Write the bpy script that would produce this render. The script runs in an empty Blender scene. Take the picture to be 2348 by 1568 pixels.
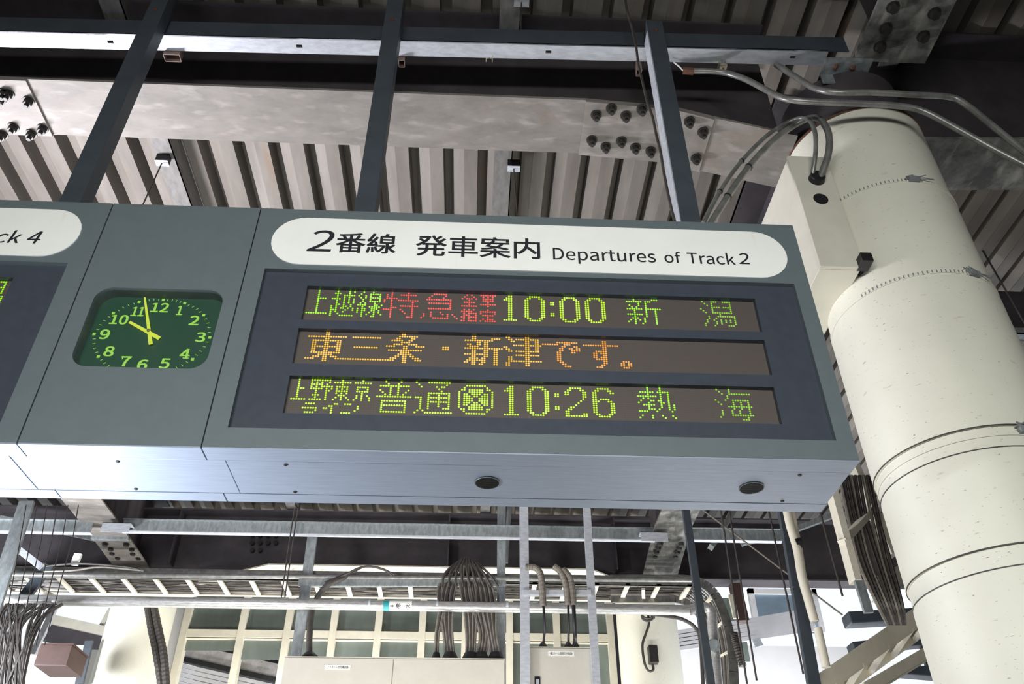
import bpy, bmesh, math, random
from mathutils import Vector, Matrix
random.seed(7)
C = bpy.context.scene
ZO = 1.6                                   # camera height above the platform

# ------------------------------------------------------------------ camera
PW, PH, PF = 2348, 1568, 1932.52
PITCH, YAW, ROLL = 0.64723404, 0.04945514, -0.00378212
_F = Vector((math.sin(YAW)*math.cos(PITCH), math.cos(YAW)*math.cos(PITCH), math.sin(PITCH)))
_r = Vector((math.cos(YAW), -math.sin(YAW), 0)); _u = _r.cross(_F)
_R = math.cos(ROLL)*_r + math.sin(ROLL)*_u; _U = -math.sin(ROLL)*_r + math.cos(ROLL)*_u
cam = bpy.data.objects.new('camera', bpy.data.cameras.new('camera')); C.collection.objects.link(cam)
cam.data.sensor_width = 36; cam.data.lens = 36*PF/PW; cam.data.clip_start = .05; cam.data.clip_end = 200
m = Matrix.Identity(4)
for i in range(3):
    m[i][0] = _R[i]; m[i][1] = _U[i]; m[i][2] = -_F[i]
m[2][3] = ZO; cam.matrix_world = m; C.camera = cam

def ray(px, py): return _F + _R*((px-PW/2)/PF) + _U*((PH/2-py)/PF)
def aY(px, py, y): d = ray(px, py); return d*(y/d.y)       # point of the picture on a wall plane (z relative to the eye)
def aZ(px, py, z): d = ray(px, py); return d*(z/d.z)       # point of the picture on a level plane

# ------------------------------------------------------------------ world, lamps, fill lights, exposure
w = bpy.data.worlds.new('world'); C.world = w; w.use_nodes = True
bg = w.node_tree.nodes['Background']; bg.inputs[0].default_value = (.86, .92, 1, 1); bg.inputs[1].default_value = 1.15
C.view_settings.view_transform = 'Standard'; C.view_settings.look = 'None'
C.view_settings.exposure = 0; C.view_settings.gamma = 1; C.view_settings.use_curve_mapping = False
def lamp(name, loc, aim, sx, sy, power, col=(1, 1, 1)):
    l = bpy.data.lights.new(name, 'AREA'); l.shape = 'RECTANGLE'; l.size = sx; l.size_y = sy; l.energy = power; l.color = col
    o = bpy.data.objects.new(name, l); C.collection.objects.link(o)
    o.location = (loc[0], loc[1], loc[2]+ZO)
    d = Vector(aim)-Vector(loc); o.rotation_euler = d.to_track_quat('-Z', 'Y').to_euler(); return o
lamp('platform_lamp_far_left', (-2.9, 3.5, 1.7), (-.9, 3.35, 3.9), .3, 1.0, 168, (.98, .95, 1))
lamp('platform_lamp_left', (-1.42, 2.2, .42), (-1.25, 2.25, 2.0), .6, .2, 46, (.86, .91, 1))
lf = lamp('fill_light_front', (-.3, -1.7, 1.1), (0, 2, .75), 3.2, .35, 84, (.99, 1, .96)); lf.data.spread = math.radians(115)  # unseen fill behind the camera, added to brighten the board fronts
lamp('fill_light_right_bay', (3.0, 7.3, -.2), (2.9, 8.9, 1.3), 1.6, .3, 190, (.95, .97, 1))  # added fill, out of view, to whiten the wall of the right bay
lamp('fill_light_back', (-1.0, 5.2, .0), (-.6, 7.4, 2.0), 3.6, .3, 58, (1, .97, .90)).data.spread = math.radians(120)  # unseen area light added for the cabinets and cable tray
lamp('fill_light_wall', (-.9, 8.02, .0), (-.9, 8.4, 3.0), 2.8, .3, 185, (1, .98, .92))  # added behind the cabinets, below view, to lift window wall and girder flange
lamp('platform_lamp_back_left', (-4.6, 6.2, 1.6), (-3.0, 7.6, 2.6), .6, .6, 160, (.92, .95, 1))
lamp('fill_light_right', (1.0, 3.1, -1.1), (2.1, 4.8, 1.3), 1.0, .3, 60, (1, .97, .9))  # added low bounce fill for the column and the sloping trays

# ------------------------------------------------------------------ materials
def mat(name, col, rough=.6, metal=0, var=0, scale=6, stretch=(1, 1, 1), col2=None, bump=0, spec=.5, detail=4, spots=None):
    M = bpy.data.materials.new(name); M.use_nodes = True; nt = M.node_tree; b = nt.nodes['Principled BSDF']
    b.inputs['Base Color'].default_value = (*col, 1); b.inputs['Roughness'].default_value = rough
    b.inputs['Metallic'].default_value = metal; b.inputs['Specular IOR Level'].default_value = spec
    if var or bump:
        tc = nt.nodes.new('ShaderNodeTexCoord'); mp = nt.nodes.new('ShaderNodeMapping'); mp.inputs['Scale'].default_value = stretch
        nz = nt.nodes.new('ShaderNodeTexNoise'); nz.inputs['Scale'].default_value = scale; nz.inputs['Detail'].default_value = detail
        nz.inputs['Roughness'].default_value = .65
        nt.links.new(tc.outputs['Object'], mp.inputs['Vector']); nt.links.new(mp.outputs[0], nz.inputs['Vector'])
        if var:
            rp = nt.nodes.new('ShaderNodeValToRGB'); c2 = col2 or tuple(c*(1-var) for c in col)
            rp.color_ramp.elements[0].position = .38; rp.color_ramp.elements[0].color = (*c2, 1)
            rp.color_ramp.elements[1].position = .64; rp.color_ramp.elements[1].color = (*col, 1)
            nt.links.new(nz.outputs['Fac'], rp.inputs['Fac']); last = rp.outputs[0]
            if spots:
                for sc, st, lo, hi, sco in spots:
                    mp2 = nt.nodes.new('ShaderNodeMapping'); mp2.inputs['Scale'].default_value = st
                    n2 = nt.nodes.new('ShaderNodeTexNoise'); n2.inputs['Scale'].default_value = sc; n2.inputs['Detail'].default_value = 3
                    nt.links.new(tc.outputs['Object'], mp2.inputs['Vector']); nt.links.new(mp2.outputs[0], n2.inputs['Vector'])
                    r2 = nt.nodes.new('ShaderNodeMapRange'); r2.inputs[1].default_value = lo; r2.inputs[2].default_value = hi
                    nt.links.new(n2.outputs['Fac'], r2.inputs[0])
                    mx = nt.nodes.new('ShaderNodeMixRGB'); mx.inputs[2].default_value = (*sco, 1)
                    nt.links.new(r2.outputs[0], mx.inputs[0]); nt.links.new(last, mx.inputs[1]); last = mx.outputs[0]
            nt.links.new(last, b.inputs['Base Color'])
        if bump:
            bp = nt.nodes.new('ShaderNodeBump'); bp.inputs['Strength'].default_value = bump; bp.inputs['Distance'].default_value = .004
            nt.links.new(nz.outputs['Fac'], bp.inputs['Height']); nt.links.new(bp.outputs[0], b.inputs['Normal'])
    return M
def glow(name, col, s=1.0):
    M = bpy.data.materials.new(name); M.use_nodes = True; b = M.node_tree.nodes['Principled BSDF']
    b.inputs['Base Color'].default_value = (*[c*.3 for c in col], 1); b.inputs['Emission Color'].default_value = (*col, 1)
    b.inputs['Emission Strength'].default_value = s; M.cycles.emission_sampling = 'NONE'; return M
SIGN = mat('sign_grey_paint', (.11, .137, .148), .42, .0, .05, 22, bump=.02)
ALU = mat('underside_aluminium', (.34, .39, .48), .42, .4, .12, 9, (1, 14, 1))
SEAM = mat('seam_black', (.006, .006, .008), .7)
WHITE = mat('title_white', (.80, .81, .79), .45, 0, .04, 5, spots=[(5, (9, 1, .6), .70, 1.0, (.62, .54, .42))])
INK = mat('ink_black', (.012, .013, .018), .5)
SCREEN = mat('screen_dark_filter', (.046, .055, .075), .35, 0, .1, 30)
LEDB = mat('led_module_brown', (.07, .06, .054), .55)
LEDO = mat('led_unlit', (.105, .082, .07), .3)
GREEN = glow('led_green', (.36, 1, .018), 1.0); GREEN2 = glow('led_green_bright', (.55, 1, .03), 1.05)
GREEND = glow('led_green_dim', (.27, .62, .03), .8)
RED = glow('led_red', (1, .10, .085), 1.0); AMBER = glow('led_amber', (1, .52, .055), 1.0); AMBER2 = glow('led_orange', (1, .36, .05), 1.0)
DIAL = glow('dial_green', (.003, .052, .022), .40); DIAL.node_tree.nodes['Principled BSDF'].inputs['Base Color'].default_value = (.012, .035, .024, 1)
NUM = glow('numeral_lime', (.32, .66, .09), .72); HAND = glow('hand_yellow', (.55, .66, .06), .85)
POST = mat('post_blue_grey', (.05, .062, .078), .5, 0, .2, 8)
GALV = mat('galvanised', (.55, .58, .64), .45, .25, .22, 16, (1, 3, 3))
GALVD = mat('galvanised_weathered', (.30, .33, .34), .5, .3, .35, 12, (3, 3, 1))
BEAM = mat('beam_grey_brown', (.19, .175, .16), .62, .0, .28, 4, (1, 2.2, 2.2), bump=.08, spots=[(9, (.8, 2.2, 2.2), .55, .95, (.34, .32, .31)), (5, (1, 1, 1), .60, .9, (.15, .11, .08))])
BEAMD = mat('beam_mottled', (.16, .16, .15), .6, 0, .75, 7, (1, 1, 1), bump=.2, spots=[(14, (1, .5, 1), .55, .75, (.28, .27, .24))])
DARK = mat('steel_dark_brown', (.062, .054, .062), .6, 0, .3, 5)
BOLT = mat('bolt_dark', (.03, .028, .026), .5, .3, .3, 30)
DECK = mat('deck_folded_sheet', (.205, .185, .165), .5, .1, .3, 3, (2, .35, 1), spots=[(5, (2, .3, 1), .6, .8, (.2, .14, .1))])
CREAM = mat('column_cream', (.70, .69, .60), .5, 0, .07, 2.5, bump=.03, spots=[(60, (1, 1, 4.0), .69, .75, (.14, .12, .10)), (16, (1, 1, 3), .68, .82, (.42, .38, .29))])
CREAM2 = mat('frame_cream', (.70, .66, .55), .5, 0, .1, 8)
BOX = mat('cabinet_beige', (.52, .50, .45), .5, 0, .05, 10)
BOXG = mat('junction_box_cream', (.62, .60, .52), .45, 0, .08, 6)
PIPE = mat('conduit_grey', (.26, .26, .25), .35, .4, .35, 20)
PIPEB = mat('lagging_foil', (.62, .62, .62), .3, .6, .3, 18, (1, 4, 4), bump=.2)
CABLE = mat('cable_brown_grey', (.058, .05, .046), .55, 0, .4, 30)
CABLEL = mat('cable_pale', (.20, .18, .155), .5, 0, .3, 30)
BLACK = mat('rubber_black', (.01, .01, .012), .5)
PANE = mat('window_pane_green', (.19, .225, .205), .22, 0, .35, 1.6, (1, 1, .4))
PANEB = mat('window_pane_blue', (.26, .34, .42), .25, 0, .25, 2)
WALLW = mat('wall_white', (.80, .80, .82), .6, 0, .05, 3)
SHEET = mat('awning_sheet', (.62, .62, .66), .5, 0, .1, 4)
FOIL = mat('foil_flashing', (.72, .69, .70), .3, .25, .3, 14, bump=.6)
BROWNB = mat('box_brown', (.075, .042, .036), .5, 0, .2, 9)
TEAL = mat('label_teal', (.02, .28, .30), .5); LABEL = mat('label_white', (.75, .75, .72), .5)
FLOORM = mat('platform_floor', (.22, .22, .21), .7, 0, .1, 2)
RUST = mat('rust', (.14, .06, .04), .7, 0, .4, 40)

# ------------------------------------------------------------------ mesh builder
class MB:
    def __init__(s): s.v = []; s.f = []
    def add(s, vs, fs):
        n = len(s.v); s.v += [tuple(q) for q in vs]; s.f += [tuple(i+n for i in f) for f in fs]; return s
    def box(s, x0, x1, y0, y1, z0, z1):
        v = [(x, y, z) for x in (x0, x1) for y in (y0, y1) for z in (z0, z1)]
        return s.add(v, [(0, 1, 3, 2), (4, 6, 7, 5), (0, 4, 5, 1), (2, 3, 7, 6), (0, 2, 6, 4), (1, 5, 7, 3)])
    def hexa(s, p):                        # 8 points: 4 of one end, 4 of the other
        return s.add(p, [(0, 1, 2, 3), (7, 6, 5, 4), (0, 4, 5, 1), (1, 5, 6, 2), (2, 6, 7, 3), (3, 7, 4, 0)])
    def bar(s, a, b, wd, ht, up=(0, 0, 1)):
        a, b = Vector(a), Vector(b); d = (b-a).normalized(); u = Vector(up); sd = d.cross(u)
        if sd.length < 1e-4: sd = d.cross(Vector((1, 0, 0)))
        sd.normalize(); u = sd.cross(d).normalized(); sd *= wd/2; u *= ht/2
        return s.hexa([a-sd-u, a+sd-u, a+sd+u, a-sd+u, b-sd-u, b+sd-u, b+sd+u, b-sd+u])
    def tube(s, pts, r, n=8, caps=True):
        pts = [Vector(p) for p in pts]; rs = r if isinstance(r, (list, tuple)) else [r]*len(pts)
        vs = []; prev = None
        for i, p in enumerate(pts):
            d = (pts[min(i+1, len(pts)-1)]-pts[max(i-1, 0)]).normalized()
            if prev is None:
                a = d.cross(Vector((0, 0, 1)))
                if a.length < .05: a = d.cross(Vector((1, 0, 0)))
            else: a = prev-d*prev.dot(d)
            a.normalize(); prev = a; b = d.cross(a)
            for k in range(n):
                t = 2*math.pi*k/n; vs.append(p+(a*math.cos(t)+b*math.sin(t))*rs[i])
        fs = [(i*n+k, i*n+(k+1) % n, (i+1)*n+(k+1) % n, (i+1)*n+k) for i in range(len(pts)-1) for k in range(n)]
        if caps: fs += [tuple(range(n))[::-1], tuple(range((len(pts)-1)*n, len(pts)*n))]
        return s.add(vs, fs)
    def dome(s, c, ax, r, h, n=6):         # low bolt head or lamp dot
        c = Vector(c); ax = Vector(ax).normalized(); a = ax.cross(Vector((.3, .9, .1))).normalized(); b = ax.cross(a); vs = []
        for rr, hh in ((r, 0), (r*.8, h*.7)):
            for k in range(n):
                t = 2*math.pi*k/n; vs.append(c+(a*math.cos(t)+b*math.sin(t))*rr+ax*hh)
        vs.append(c+ax*h)
        return s.add(vs, [(k, (k+1) % n, n+(k+1) % n, n+k) for k in range(n)]+[(n+k, n+(k+1) % n, 2*n) for k in range(n)])
    def slab(s, poly, y0, y1):             # polygon in x,z extruded along y
        n = len(poly)
        return s.add([(x, y0, z) for x, z in poly]+[(x, y1, z) for x, z in poly],
                     [tuple(range(n)), tuple(range(n, 2*n))[::-1]]+[(i, i+n, (i+1) % n+n, (i+1) % n) for i in range(n)])
    def profile(s, pts, y0, y1, th):       # open x,z profile swept along y with thickness
        n = len(pts); vs = [(x, y, z) for y in (y0, y1) for x, z in pts]+[(x, y, z+th) for y in (y0, y1) for x, z in pts]
        fs = [(i, i+1, n+i+1, n+i) for i in range(n-1)]+[(2*n+i, 3*n+i, 3*n+i+1, 2*n+i+1) for i in range(n-1)]
        return s.add(vs, fs)

def mesh_of(mb, mt, org, smooth=False, bev=0):
    me = bpy.data.meshes.new('m'); ox, oy, oz = org
    me.from_pydata([(x-ox, y-oy, z-oz) for x, y, z in mb.v], [], mb.f)
    if isinstance(mt, (list, tuple)):
        for q in mt: me.materials.append(q)
    else: me.materials.append(mt)
    bm = bmesh.new(); bm.from_mesh(me); bmesh.ops.recalc_face_normals(bm, faces=bm.faces); bm.to_mesh(me); bm.free()
    if smooth:
        for p in me.polygons: p.use_smooth = True
        me.set_sharp_from_angle(angle=math.radians(40))
    return me
def tag(o, label, cat, group=None, kind=None):
    if label: o['label'] = label
    if cat: o['category'] = cat
    if group: o['group'] = group
    if kind: o['kind'] = kind
    return o
def link(name, me, loc, parent=None):
    o = bpy.data.objects.new(name, me); C.collection.objects.link(o); o.location = loc
    if parent: o.parent = parent
    return o
class Thing:                               # an Empty at the base of the thing that parents its parts
    def __init__(s, name, label, cat, org, group=None, kind=None):
        s.org = Vector(org); s.o = link(name, None, (org[0], org[1], org[2]+ZO)); s.o.empty_display_size = .05
        tag(s.o, label, cat, group, kind); s.po = {}
    def part(s, name, mb, mt, parent=None, smooth=False, label=None, kind=None, bevel=0):
        o = link(name, mesh_of(mb, mt, s.org, smooth), (0, 0, 0), parent or s.o); o.data.name = name
        if label: o['label'] = label
        if kind: o['kind'] = kind
        if bevel:
            b = o.modifiers.new('b', 'BEVEL'); b.width = bevel; b.segments = 2; b.limit_method = 'ANGLE'
        return o
def single(name, mb, mt, label, cat, group=None, kind=None, smooth=False, bevel=0):
    xs, ys, zs = zip(*mb.v); org = ((min(xs)+max(xs))/2, (min(ys)+max(ys))/2, min(zs))
    o = link(name, mesh_of(mb, mt, org, smooth), (org[0], org[1], org[2]+ZO)); o.data.name = name; tag(o, label, cat, group, kind)
    if bevel:
        b = o.modifiers.new('b', 'BEVEL'); b.width = bevel; b.segments = 2; b.limit_method = 'ANGLE'
    return o
def struct(name, mb, mt, parent=None): return single(name, mb, mt, None, None, kind='structure')

try: SANS = bpy.data.fonts.load(bpy.utils.system_resource('DATAFILES', path='fonts')+'/Noto Sans CJK Regular.woff2')
except Exception: SANS = None
def text_part(T, s, mt, x0, x1, z0, z1, y, parent=None, bold=0.0, shear=0, name='lettering', label=None, to3=None):
    cu = bpy.data.curves.new('t', 'FONT'); cu.body = s
    if SANS and all(ord(ch) < 128 for ch in s): cu.font = SANS
    cu.size = 1; cu.offset = 0; cu.extrude = 0; cu.shear = shear; cu.resolution_u = 4
    tmp = bpy.data.objects.new('t', cu); C.collection.objects.link(tmp); bpy.context.view_layer.update()
    me = bpy.data.meshes.new_from_object(tmp.evaluated_get(bpy.context.evaluated_depsgraph_get()))
    bpy.data.objects.remove(tmp); bpy.data.curves.remove(cu)
    xs = [v.co.x for v in me.vertices]; ys = [v.co.y for v in me.vertices]; a, b, c, d = min(xs), max(xs), min(ys), max(ys)
    for v in me.vertices:
        X = x0+(v.co.x-a)/(b-a)*(x1-x0); Zz = z0+(v.co.y-c)/(d-c)*(z1-z0)
        p = Vector((X, y, Zz)) if to3 is None else to3(X, Zz)
        v.co = p-T.org
    if bold > .004:
        e = bold*(z1-z0)*.8; n0 = len(me.vertices); V0 = [v.co.copy() for v in me.vertices]; F0 = [tuple(p.vertices) for p in me.polygons]; VV = []; FF = []
        for k, (dx, dz) in enumerate(((-e, -e*.6), (e, -e*.6), (-e, e*.6), (e, e*.6))):
            VV += [q+Vector((dx, -.00004*k, dz)) for q in V0]; FF += [tuple(i+k*n0 for i in f) for f in F0]
        bpy.data.meshes.remove(me); me = bpy.data.meshes.new('m'); me.from_pydata([tuple(q) for q in VV], [], FF)
    me.materials.clear(); me.materials.append(mt); o = link(name, me, (0, 0, 0), parent or T.o)
    if label: o['label'] = label
    return o

# ------------------------------------------------------------------ the setting: floor, roof deck, back wall
struct('floor', MB().box(-9, 9, -6, 16, -ZO-.2, -ZO), FLOORM)
struct('wall_block_front', MB().box(-9, 9, -6.2, -6, -ZO, 4.1), DARK)  # unseen, added behind the camera to cut down the sky light
struct('wall_block_left', MB().box(-9.2, -9, -6, 7, -ZO, 4.1), DARK); struct('wall_right', MB().box(9, 9.2, -6, 7, -ZO, 4.1), DARK)  # unseen side enclosures, added to keep sky light off the roof
P = .2045
deck = MB(); pts = []; x = -.311-P*42
while x < 9:                               # folded sheet: flat crest, sloping sides, deep flute
    pts += [(x, 3.90), (x+.072, 3.90), (x+.074, 4.04), (x+.130, 4.04), (x+.132, 3.93), (x+P-.009, 3.903), (x+P-.008, 3.90)]; x += P
deck.profile(pts, -6, 9.6, .01)
struct('ceiling', deck, DECK)
struct('ceiling', MB().box(-9, 9, -6, 9.6, 4.06, 4.12), DARK)

# ------------------------------------------------------------------ departure boards and clock panel
Y0, YB, ZL, ZT = 2.0, 2.3166, 1.137, 2.043
XA, XB, XC = -1.214, -.7327, 1.0557
G = """
ue|..#|..#|..#|..#|..#|..###|..#|..#|..#|######
"""
GL = {}
def glyph(k, s): GL[k] = [r for r in s.split('|')]
glyph('上', '....#|....#|....#|....#|....#|....####|....#|....#|....#|....#|....#|....#|....#|#########')
glyph('越', '..#....#.#|..#....#.#|.###...#|..#..#####|..#..#.#|####.#.#.#|..#..#.#.#|..#..#.#.#|..##.#..#|#.#..##.#|#.#.##.#.#|###...#..#|#.#..#|#..#|#...######')
glyph('線', '..#....#|..#...#|.#...#####|#..#.#...#|.#.#.#####|..#..#...#|..#..#####|.#.#...#|####...##.#|..#..#####|#.##..###|#.##..##.#|#.#..#.#.#|..#.#..#..#|..#...##')
glyph('特', '...#......#|...#......#|.#.#...#######|.#.#......#|.#####....#|#..#..#########|#..#........#|...#........#|...#...########|...###......#|####...#....#|...#....#...#|...#.....#..#|...#........#|...#......###')
glyph('急', '......#|.....######|....#.....#|...#.....#|..###########|............#|...##########|............#|............#|...##########||....#...#|.#..#....#.#.#|.#..#......#..#|#....#######...#')
glyph('全', '...#|..#.#|.#...#|#.###.#|...#|.#####|...#|#######||.#.#.#|#####|.#.####|.###..#|##.####|.#.#..#|##.####')
glyph('車', '...#|#######|.#.#.#|.#####|.#####|...#|#######|...#||...#|#######|#.....#|.#####|...#|.#.###|#.#####')
glyph('1', '..##|.###|####|..##|..##|..##|..##|..##|..##|..##|..##|..##|..##|######')
glyph('0', '..#####|.##...##|##.....##|##.....##|##.....##|##.....##|##.....##|##.....##|##.....##|##.....##|##.....##|##.....##|.##...##|..#####')
glyph(':', '|||##|##|||||##|##')
glyph('2', '..#####|.##...##|##.....##|##.....##|.......##|.......#|......#|.....#|....#|..##|.##|##|##.....##|#########')
glyph('6', '..#####|.##...##|##.....##|##|##|##.####|###...##|##.....##|##.....##|##.....##|##.....##|##.....##|.##...##|..#####')
glyph('新', '...#|...#.......###|#######.###|.....#..#|.#...#..#|..#.#...#|#######.#######|...#....#...#|...#....#...#|#######.#...#|...#....#...#|..###..#....#|.#.#.#.#....#|#..#...#....#|...#..#.....#')
glyph('潟', '........#|.#...###..####|..#..#.......#|...#.#.......#|.....####.####|#....#.......#|.#...#.......#|..#..#########|........#|...#...########|...#..#.......#|..#..#..#.#.#.#|..#...#.#.#.#.#|.#....#.#.....#|.#...#.....###')
glyph('小上', '..#|..#|..#|..#|..###|..#|..#|..#|..#|######')
glyph('野', '########|#.#.#..#|#####.#|#.#.#####|#####.#.#|..#...##|..#...#|.###..#|..#...#|#####.#')
glyph('小東', '...#|#######|...#|.#####|.#.#.#|.#####|.#.#.#|..###|.#.#.#|#..#..#')
glyph('京', '...#|#######||.#####|.#...#|.#####|...#|.#.#.#|.#.#..#|#..#..#')
glyph('ラ', '.####||######|.....#|.####')
glyph('イ', '....##|..##|##.#|...#|...#')
glyph('ン', '.###|......#|......#|.....#|####')
glyph('普', '...#.....#|....#...#|.############|.....#..#|.#...#..#...#|..#..#..#..#|...#.#..#.#|##############||..##########|..#........#|..##########|..#........#|..#........#|..##########')
glyph('通', '#....#########|.#..........#|..#.....#.##|.........#|..........#|.....#########|.....#...#...#|###..#########|..#..#...#...#|..#..#########|..#..#...#...#|..#..#...#...#|..#..#.....###|.#.#|#...###########')
glyph('X', '...########|..#........#|.##.######.##|#...######...#|#.##.####.##.#|#.###.##.###.#|#.####..####.#|#.####..####.#|#.###.##.###.#|#.##.####.##.#|#...######...#|.##.######.##|..#........#|...########')
glyph('熱', '....#....#|....#....#|.######.#####|....#....#..#|########.#..#|..#.#....#..#|.#...##.##..#|#...#....##.#|..#####..#..#.#|....#....#..#.#|....###.#...#.#|####...#.....#||.#...#...#...#|#....#....#...#')
glyph('海', '.#....#|..#...#|...#..#########|.....#|.....#|#...#..#######|.#.....#..#..#|..#....#..#..#|.....##########|.......#..#..#|..#...#..#...#|..#...#..#...#|..#...#########|.#..........#|..........###')
glyph('東', '.......##|.......##|################|.......##|..############|..##...##...##|..##...##...##|..############|..##...##...##|..##...##...##|..############|.....######|...###.##.###|####...##...####|.......##')
glyph('三', '||############|||||.############|||||'.replace('.############', '.##########'))
glyph('条', '......##|.....########|....##....##|..#####..##|......####|...####..####|####...##...####|.......##|.##############|......####|.....######|....##.##.##|..###..##..###|..#....##...###|.......##')
glyph('・', '||||||###|###')
glyph('太新', '...##|...##......####|############|.....##.##|.##..##.##|..####..##|################|...##...##..##|...##...##..##|##########..##|...##...##..##|..####.##...##|.########...##|##.##..##...##|...##.##....##')
glyph('津', '.##......##|..##.##########|...##....##..##|.........##..##|....############|##.......##..##|.##......##..##|..##.##########|.........##|.....##########|..##.....##|..##.....##|..##############|.##......##|.##......##')
glyph('で', '||......#########|#######..###|........##...##|.......##..##.##|.......##...####|......##....##|......##|......##|......##|......##|.......##|........##|.........###'.replace('......#########|#######..###', '......#########|#######..###'))
glyph('す', '|.........##|.........##|.###############|.........##|.........##|......#####|.....##.###|.....##..##|.....##.###|......#####|.........##|.........##|........##|......###')
glyph('。', '|||||||||||.###|##.##|##.##|.###')
DP = .00733                                # dot pitch
def led_row(T, zrow0, x0, x1, z0, z1, items, ncol, xorg, partials=False):
    b = MB().box(x0-.012, x1+.012, 2.036, 2.05, z0-.012, z1+.012); strip = T.part('led_strip', b, LEDB)
    d = MB(); lit = set()
    for key, c0, r0, mt in items:
        g = MB()
        for r, row in enumerate(GL[key]):
            for c, ch in enumerate(row):
                if ch == '#':
                    lit.add((c0+c, r0+r)); g.dome((xorg+(c0+c)*DP, 2.036, zrow0-(r0+r)*DP), (0, -1, 0), .0031, .0016, 6)
        T.part('led_character', g, mt, strip)
    for c in range(-1, ncol+1):
        for r in range(16):
            X = xorg+c*DP; Zz = zrow0-r*DP
            if (c, r) in lit or X < x0+.004 or X > x1-.004: continue
            a = .0023; d.add([(X-a, 2.0355, Zz), (X, 2.0355, Zz-a), (X+a, 2.0355, Zz), (X, 2.0355, Zz+a), ], [(0, 1, 2, 3)])
    T.part('unlit_lamps', d, LEDO, strip, kind='stuff')
    return strip
def window_panel(mb, X0, X1, Z0, Z1, wins, y0, y1):    # solid sheet with rectangular openings stacked in z
    zs = Z0
    for (a, b, c, d) in sorted(wins, key=lambda q: q[2]):
        mb.box(X0, X1, y0, y1, zs, c); mb.box(X0, a, y0, y1, c, d); mb.box(b, X1, y0, y1, c, d); zs = d
    mb.box(X0, X1, y0, y1, zs, Z1)
def shell(T, XL, XR, open_=None, top=ZT):
    # hollow housing: front border, top, back, sides, underside lips and recessed underside panel
    h = MB()
    if open_:
        a, b, c, d = open_
        h.box(XL, XR, Y0, 2.06, d, ZT).box(XL, XR, Y0, 2.06, ZL, c).box(XL, a, Y0, 2.06, c, d).box(b, XR, Y0, 2.06, c, d)
    else: h.box(XL, XR, Y0, 2.06, ZL, ZT)
    h.box(XL, XR, 2.06, YB, 1.16, ZT)
    T.part('housing', h, SIGN)
    lip = MB().box(XL, XR, Y0+.001, 2.066, ZL-.004, ZL-.0002).box(XL, XR, 2.266, YB, ZL-.004, 1.16)
    T.part('edge_strip', lip, ALU)
    T.part('groove', MB().box(XL+.002, XR-.002, 2.066, 2.266, ZL+.006, 1.165), SEAM)
    return h
def screws(T, xs):
    for x in xs:
        for y in (2.085, 2.247): T.part('screw', MB().dome((x, y, ZL-.004), (0, 0, -1), .006, .003, 8), BOLT)
def grille(T, x, y):
    n = 24; g = MB(); g.add([(x+.034*math.cos(2*math.pi*k/n), y+.034*math.sin(2*math.pi*k/n), ZL-.0052) for k in range(n)]+[(x, y, ZL-.0052)], [(k, (k+1) % n, n) for k in range(n)])
    go = T.part('speaker_grille', g, SCREEN)
    s = MB()
    for i in range(-9, 10):
        hw = math.sqrt(max(0, .034**2-(i*.0036)**2))-.001
        if hw > .002: s.box(x-hw, x+hw, y+i*.0036-.0006, y+i*.0036+.0006, ZL-.0075, ZL-.0052)
    T.part('mesh_wire', s, BOLT, go, kind='stuff')
    r = MB(); r.tube([(x+.035*math.cos(2*math.pi*k/24), y+.035*math.sin(2*math.pi*k/24), ZL-.006) for k in range(25)], .0015, 5, False)
    T.part('grille_rim', r, SIGN, go)
def pill(T, x0, x1, z0, z1):
    r = (z1-z0)/2; zc = (z0+z1)/2; poly = []
    for k in range(17): t = math.pi/2+math.pi*k/16; poly.append((x0+r+r*math.cos(t), zc+r*math.sin(t)))
    for k in range(17): t = -math.pi/2+math.pi*k/16; poly.append((x1-r+r*math.cos(t), zc+r*math.sin(t)))
    return T.part('title_panel', MB().slab(poly[::-1], 1.9965, 2.0), WHITE)

B2 = Thing('departure_board', 'grey departure board with white title panel reading Departures of Track 2', 'sign', (.16, 2.16, ZL), 'hanging board of the platform')
OP2 = (-.675, 1.006, 1.198, 1.778)
shell(B2, XB+.002, XC, OP2)
B2.part('bottom_panel', MB().box(XB+.05, XC-.001, 2.069, 2.2635, ZL-.003, ZL+.006), ALU, bevel=.001)
screws(B2, (XB+.21, XC-.14)); grille(B2, .035, 2.165); grille(B2, .80, 2.165)
W1, W2, W3 = (-.538, .874, 1.5915, 1.7260), (-.540, .874, 1.4290, 1.5590), (-.540, .870, 1.2590, 1.3860)
pn = MB(); window_panel(pn, OP2[0], OP2[1], OP2[2], OP2[3], [W1, W2, W3], 2.018, 2.036); B2.part('screen_panel', pn, SCREEN)
X1o, X3o = -.5312, -.5285
led_row(B2, 1.7285, *W1, [('上', 0, 0, GREEN), ('越', 10, 0, GREEN), ('線', 21, 0, GREEN), ('特', 32, 0, RED), ('急', 48, 0, RED), ('全', 65, 0, RED), ('車', 73, 0, RED),
        ('1', 83, 1, GREEN2), ('0', 92, 1, GREEN2), (':', 103, 1, GREEN2), ('0', 107, 1, GREEN2), ('0', 118, 1, GREEN2), ('新', 136, 0, GREEN), ('潟', 168, 0, GREEND)], 192, X1o)
led_row(B2, 1.5575, *W2, [('東', 3, 0, AMBER), ('三', 21, 0, AMBER), ('条', 35, 0, AMBER), ('・', 58, 0, AMBER), ('太新', 67, 0, AMBER), ('津', 83, 0, AMBER), ('で', 99, 0, AMBER2), ('す', 115, 0, AMBER2), ('。', 131, 0, AMBER2)], 192, X1o)
bar = MB()
for c in range(17, 37): bar.dome((X1o+(c+2)*DP, 2.036, 1.5575-13*DP), (0, -1, 0), .0031, .0016, 6)
led3 = [o for o in B2.o.children if o.name.startswith('led_strip')][-1]
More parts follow.
